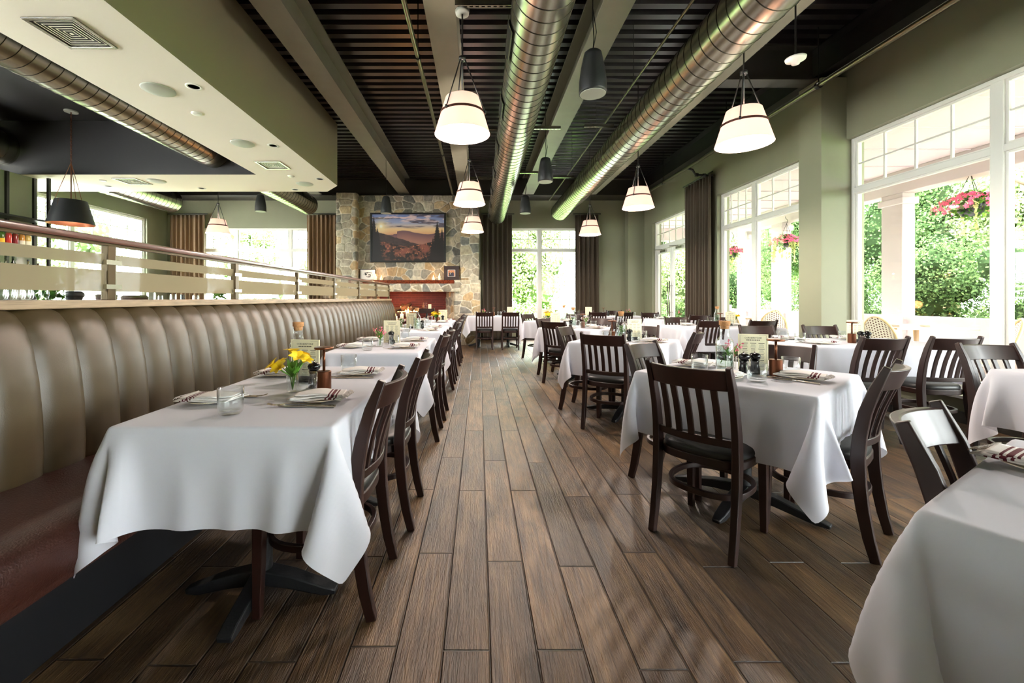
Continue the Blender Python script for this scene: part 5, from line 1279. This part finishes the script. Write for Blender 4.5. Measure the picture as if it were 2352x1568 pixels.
def vase_proto(pm, n_fl, style, name):
    t = thing('flower_vase', 'x', 'flower vase', group='small flower vases')
    prof = [(.0, .003), (.022, .003), (.024, .005), (.0265, .07), (.0285, .075), (.027, .075), (.024, .068), (.022, .008)]
    q = MB(); n = 48; vs = []
    for r_, z_ in prof:
        for k in range(n): a = 2 * PI * k / n; rr = r_ * (1 + (.035 if k % 4 < 2 else -.02) * (z_ > .004) * (r_ > .01)); vs.append((rr * math.cos(a), rr * math.sin(a), z_))
    q.add(vs, [(i * n + k, i * n + (k + 1) % n, (i + 1) * n + (k + 1) % n, (i + 1) * n + k) for i in range(len(prof) - 1) for k in range(n)]); q.build('ribbed_glass', M_glass, t)
    rs = np.random.RandomState(n_fl * 7 + len(name)); st = MB(); lf = MB()
    for k in range(n_fl):
        a = 2 * PI * k / n_fl + rs.rand() * .5; sp_ = rs.uniform(.03, .07) * (k > 0) + .006; h = rs.uniform(.11, .165) if k else .17
        top = Vector((math.cos(a) * sp_, math.sin(a) * sp_, h)); st.tube([(0, 0, .01), (math.cos(a) * .012, math.sin(a) * .012, .075), top], .0018, 6)
        d = (top - Vector((0, 0, .05))).normalized(); o1 = d.orthogonal().normalized(); o2 = d.cross(o1); fl = MB()
        if style == 'lily':
            for m_ in range(6):
                b_ = 2 * PI * m_ / 6; rd = o1 * math.cos(b_) + o2 * math.sin(b_); sd = d.cross(rd); L_ = .034
                pts = [top + d * (.0) , top + rd * .009 + d * .016, top + rd * .024 + d * .028, top + rd * .04 + d * .026]; w_ = [.002, .011, .014, .004]; vv = []
                for p_, ww in zip(pts, w_): vv += [p_ - sd * ww, p_ + d * -.001, p_ + sd * ww]
                fl.add(vv, [(i * 3 + j, i * 3 + j + 1, i * 3 + j + 4, i * 3 + j + 3) for i in range(3) for j in range(2)])
        else:
            for m_ in range(16):
                v_ = rs.normal(size=3); v_ /= np.linalg.norm(v_); p_ = top + Vector(v_ * .016) - d * (.045 * rs.rand()); a1 = Vector(rs.normal(size=3)).normalized() * .009; a2 = Vector(v_).cross(a1).normalized() * .006
                fl.add([p_ - a1, p_ + a2, p_ + a1, p_ - a2], [(0, 1, 2, 3)])
        fl.build('blossom', pm, t, smooth=True)
        for m_ in range(3):
            b_ = rs.rand() * 6.28; z0 = rs.uniform(.06, .1); p0 = Vector((0, 0, z0)); rd = Vector((math.cos(b_), math.sin(b_), 1.1)).normalized(); sd = rd.cross(Vector((0, 0, 1))).normalized() * .013
            lf.add([p0, p0 + rd * .035 + sd, p0 + rd * .08, p0 + rd * .035 - sd], [(0, 1, 2, 3)])
    st.build('stem', M_stem, t, smooth=True); lf.build('leaf', M_stem, t); return t
vy = vase_proto(M_petaly, 8, 'lily', 'a'); vp = vase_proto(M_petalp, 4, 'spray', 'bb'); vw = vase_proto(M_petalw, 6, 'spray', 'ccc')
VN = {'yellow': vy, 'pink': vp, 'pale': vw}
def ctr(phrase, lamp=None, car=None, menu=None, mills=(), vase=None, mrot=0):
    if lamp: place(lampp, (*lamp, ZC), 0, 'small bronze cordless lamp on ' + phrase, 'cordless table lamps')
    if car: place(carp, (*car, ZC), 0, 'corked water carafe on ' + phrase, 'corked glass carafes')
    if menu: place(menup, (*menu, ZC), R(mrot), 'cream menu card standing on ' + phrase, 'cream menu cards')
    for i, m_ in enumerate(mills): place(millp, (*m_, ZC), 0, ('black pepper mill, %s one, on ' % ('left', 'right')[i] if len(mills) > 1 else 'black pepper mill on ') + phrase, 'black mills')
    if vase: place(VN[vase[0]], (vase[1], vase[2], ZC), rnd.random() * 6, 'ribbed glass vase of %s flowers on %s' % (vase[0], phrase), 'small flower vases')

# ---------------------------------------------------------------- left row along the banquette
LT = [('the first banquette table', 2.07, -.872), ('the second banquette table', 4.02, -.86), ('the third banquette table', 6.02, -.86), ('the last banquette table', 7.95, -.86)]
for i, (ph, yc, xc) in enumerate(LT):
    table('rect', xc, yc, 0, ph)
    for j, dy in enumerate((-.31, .30)):
        nm = ('nearer', 'farther')[j]
        yy = yc + dy; full = i < 3
        chair((-.405, -.355, -.345, -.345)[i] if j == 0 else (-.36, -.345, -.34, -.34)[i], yy, 180 if (i, j) != (0, 0) else 179, 'dark slat-back chair on the aisle side of %s, %s one' % (ph, nm))
        if i == 0: setting(-.475, yy + .03, 180, 'the %s aisle seat of %s' % (nm, ph), full, (.295, .11), .19, 0)
        else: setting(-.47, yy, 180, 'the %s aisle seat of %s' % (nm, ph), full, (.3, .14), .17, 4)
        setting(-1.255, yy, 0, 'the %s banquette seat of %s' % (nm, ph), full, (.325, .17), .15, -6)
ctr('the first banquette table', lamp=(-.73, 2.0), car=(-1.0, 2.35), menu=(-.90, 2.2), mrot=-9, mills=((-.80, 2.06),), vase=('yellow', -.86, 1.96))
ctr('the second banquette table', lamp=None, menu=(-.84, 4.1), mrot=-2, mills=((-.83, 4.02),), vase=('pink', -.885, 3.8), car=None)
ctr('the third banquette table', car=(-.86, 5.9), menu=(-.97, 6.1), mrot=-20, mills=((-.8, 6.0),), vase=('pale', -1.1, 6.0))
ctr('the last banquette table', lamp=(-.74, 7.7), menu=(-.68, 8.0), mrot=0, vase=('yellow', -.78, 7.75), mills=((-.66, 7.75),))
# ---------------------------------------------------------------- diagonal tables right of the aisle
def diag(cx, cy, rot, ph, var, seats, full=True, dist=(.69, .6, .66, .62), gl=True, skip=(0, 1, 2, 3)):
    """seats: which of the four sides get a chair; 0 front-left, 1 front-right, 2 back-left, 3 back-right"""
    table('sq', cx, cy, rot, ph, var)
    u_ = (math.cos(R(rot)), math.sin(R(rot))); v_ = (-u_[1], u_[0])
    S = {0: ((-u_[0], -u_[1]), rot, 'front left'), 1: ((-v_[0], -v_[1]), rot + 90, 'front right'), 2: (v_, rot - 90, 'back left'), 3: (u_, rot + 180, 'back right')}
    for s_ in seats:
        (dx, dy), hd, nm = S[s_]; dd = dist[s_]
        chair(cx + dx * dd, cy + dy * dd, hd, 'dark slat-back chair on the %s side of %s' % (nm, ph))
    for s_ in skip:
        (dx, dy), hd, nm = S[s_]
        setting(cx + dx * .43, cy + dy * .43, hd, 'the %s seat of %s' % (nm, ph), full, (.29, .14), .15, 5 * (s_ - 1.5), no_glass=not gl)
diag(1.55, 2.48, 39.5, 'the front diagonal table', 0, (0, 1, 2, 3), gl=False, dist=(.69, .58, .6, .62))
P1 = 'the front diagonal table'
for x, y, s_ in ((1.44, 2.2, 'the front left seat'), (1.31, 2.52, 'the back left seat'), (1.77, 2.41, 'the back right seat')): place(tup, (x, y, ZC), 0, 'empty water tumbler near %s of %s' % (s_, P1), 'stemless clear tumblers')
ctr(P1, lamp=(1.665, 2.38), car=(1.43, 2.47), menu=(1.64, 2.54), mrot=-14, mills=((1.505, 2.41), (1.58, 2.43)), vase=('pink', 1.56, 2.62))
P2 = 'the second diagonal table'
diag(1.5, 4.36, 56, P2, 1, (0, 1, 2, 3), dist=(.7, .62, .62, .64)); ctr(P2, lamp=(1.38, 4.4), car=(1.44, 4.3), menu=(1.62, 4.42), mrot=10, mills=((1.52, 4.28),), vase=('pale', 1.53, 4.5))
P3 = 'the third diagonal table'
diag(1.5, 6.3, 45, P3, 0, (0, 1, 2, 3), dist=(.64, .6, .62, .62)); ctr(P3, lamp=(1.53, 6.25), car=(1.4, 6.3), menu=(1.15, 6.4), mrot=20, mills=((1.33, 6.15),), vase=('pale', 1.62, 6.45))
P4 = 'the last diagonal table'
diag(1.48, 8.15, 45, P4, 1, (1, 2, 3), False); ctr(P4, lamp=(1.5, 8.3), car=(1.62, 8.1), menu=(1.3, 8.2), mrot=0, vase=('yellow', 1.3, 7.95))
P0 = 'the bottom right corner table'
diag(1.50, .715, 30.5, P0, 1, (), skip=(3,))
setting(1.28, 1.085, -59.5, 'the back left seat of ' + P0, True, (.3, .14), .1, -12, -.1)
chair(1.235, 1.12, -55.5, 'dark slat-back chair tucked behind the bottom right corner table')
# ---------------------------------------------------------------- tables by the right-hand windows
def lin_table(cx, cy, ph, near=True, far=True, xs_=(-.37, .37), full=False, w=1.5):
    table('rect2', cx, cy, 90, ph)
    for i, dx in enumerate(xs_):
        nm = ('left', 'right')[i]
        if near: chair(cx + dx, cy - .42, 90, 'dark chair, back to us, %s on the near side of %s' % (nm, ph)); 
        if far: chair(cx + dx, cy + .62, 270, 'dark slat-back chair facing us, %s behind %s' % (nm, ph))
        setting(cx + dx, cy - .4, 90, 'the near %s seat of %s' % (nm, ph), full, (.29, .14), .14, 3)
        setting(cx + dx, cy + .4, 270, 'the far %s seat of %s' % (nm, ph), full, (.29, .14), .14, -3)
PB2 = 'the big window table'
table('rect2', 3.68, 4.25, 90, PB2)
for x, y, h, l in ((3.27, 3.46, 92, 'dark slat-back chair with its back to us before the big window, left one'), (3.845, 3.46, 88, 'dark slat-back chair with its back to us before the big window, right one'),
                   (3.2, 4.86, 270, 'dark slat-back chair facing us behind the long table by the green pier, left one'), (3.93, 4.86, 270, 'dark slat-back chair facing us beside the pier, half hidden by the lamp and menu')): chair(x, y, h, l)
for dx, nm in ((-.42, 'left'), (.2, 'right')):
    setting(3.68 + dx, 3.85, 90, 'the near %s seat of %s' % (nm, PB2), True, (.3, -.12), .17, 80)
    setting(3.68 + dx, 4.65, 270, 'the far %s seat of %s' % (nm, PB2), True, (.3, .14), .15, 60)
ctr(PB2, lamp=(3.62, 4.12), menu=(3.72, 4.2), mrot=0, mills=((3.6, 4.0), (3.68, 4.02)))
PB3 = 'the second window table'
lin_table(3.72, 6.56, PB3); ctr(PB3, car=(3.9, 6.95), menu=(4.0, 6.75), mills=(), lamp=(3.75, 6.6), vase=('yellow', 4.15, 6.9))
PB4 = 'the patio door table'
table('sq', 4.02, 8.75, 0, PB4, 1); chair(3.8, 9.4, 270, 'dark slat-back chair facing us behind the patio door table'); chair(4.2, 8.1, 90, 'dark slat-back chair with its back to us at the patio door table')
setting(3.85, 9.15, 270, 'the far seat of ' + PB4, False); setting(4.2, 8.35, 90, 'the near seat of ' + PB4, False); ctr(PB4, vase=('pink', 4.2, 8.9))
PB1 = 'the right edge table'
table('rect', 3.79, 2.24, 90, PB1); chair(3.47, 2.86, 270, 'dark slat-back chair facing us behind the right edge table')
setting(3.5, 2.6, 270, 'the far left seat of ' + PB1, False)
# ---------------------------------------------------------------- tables at the back
PC = 'the far right corner table'
table('rect2', 3.25, 10.4, 90, PC)
for x, y, h, l in ((2.75, 9.85, 84, 'reddish dark chair, back to us, left at the far right corner table'), (3.35, 9.8, 95, 'reddish dark chair, back to us, right at the far right corner table'),
                   (2.8, 11.0, 270, 'dark chair facing us behind the far right corner table, left one'), (3.5, 11.0, 262, 'dark chair facing us behind the far right corner table, right one'), (2.42, 10.4, 0, 'dark chair at the aisle end of the far right corner table')): chair(x, y, h, l)
for dx, nm in ((-.35, 'left'), (.35, 'right')): setting(3.25 + dx, 10.0, 90, 'the near %s seat of %s' % (nm, PC), False); setting(3.25 + dx, 10.8, 270, 'the far %s seat of %s' % (nm, PC), False)
ctr(PC, lamp=(3.05, 10.4), vase=('pink', 3.65, 10.35), menu=(2.7, 10.45), mills=((3.2, 10.5),))
PT = 'the back curtain table'
table('rect', .36, 10.5, 90, PT)
chair(.13, 9.8, 90, 'dark chair with its back to us at the back table, next to the chimney stones'); chair(.73, 9.8, 90, 'dark chair with its back to us at the back table, below the brown curtain')
for dx, nm in ((-.28, 'left'), (.3, 'right')): setting(.36 + dx, 10.12, 90, 'the near %s seat of %s' % (nm, PT), False); setting(.36 + dx, 10.88, 270, 'the far %s seat of %s' % (nm, PT), False)
ctr(PT, lamp=(.36, 10.45), vase=('pink', .12, 10.45), menu=(.78, 10.55), mills=((.62, 10.5),))
# dark condiment caddy on a stand before the fire
cd = thing('bottle_caddy', 'dark caddy holding bottles and a cream card, on a small stand before the firebox', 'caddy', (-1.17, 9.55, 0))
MB().cyl((0, 0, .03), (0, 0, .86), .025).box(-.22, -.16, .86, .22, .16, .88).lathe([(.2, 0), (.2, .02), (.03, .035)], n=24).build('stand', M_wood, cd)
q = MB(); q.box(-.17, -.1, .881, .17, .1, .9).box(-.17, -.1, .9, -.16, .1, .97).box(.16, -.1, .9, .17, .1, .97).box(-.17, -.1, .9, .17, -.09, .96); q.build('tray', M_wood, cd)
for x_, m__ in ((-.08, M_copper), (-.03, M_glass)): MB().lathe([(0, .9), (.026, .9), (.026, 1.02), (.012, 1.05), (.012, 1.1), (0, 1.1)], c=(x_, 0, 0), n=16).build('sauce_bottle', m__, cd, smooth=True)
MB().box(.03, -.005, .905, .1, .005, 1.06).build('card', M_card, cd)
# server with dark vase foliage etc by the second table is left plain; ground under the partition shows only the kick board
for p in (pp, sp, wg, rc, tb, cp, tp_r, tp_r2, tp_s, npp, plp, fkp, knp, tup, lampp, millp, carp, menup, vy, vp, vw):
    assert p.name in USED, p.name
print('chairs', NC[0], 'objects', len(bpy.data.objects))
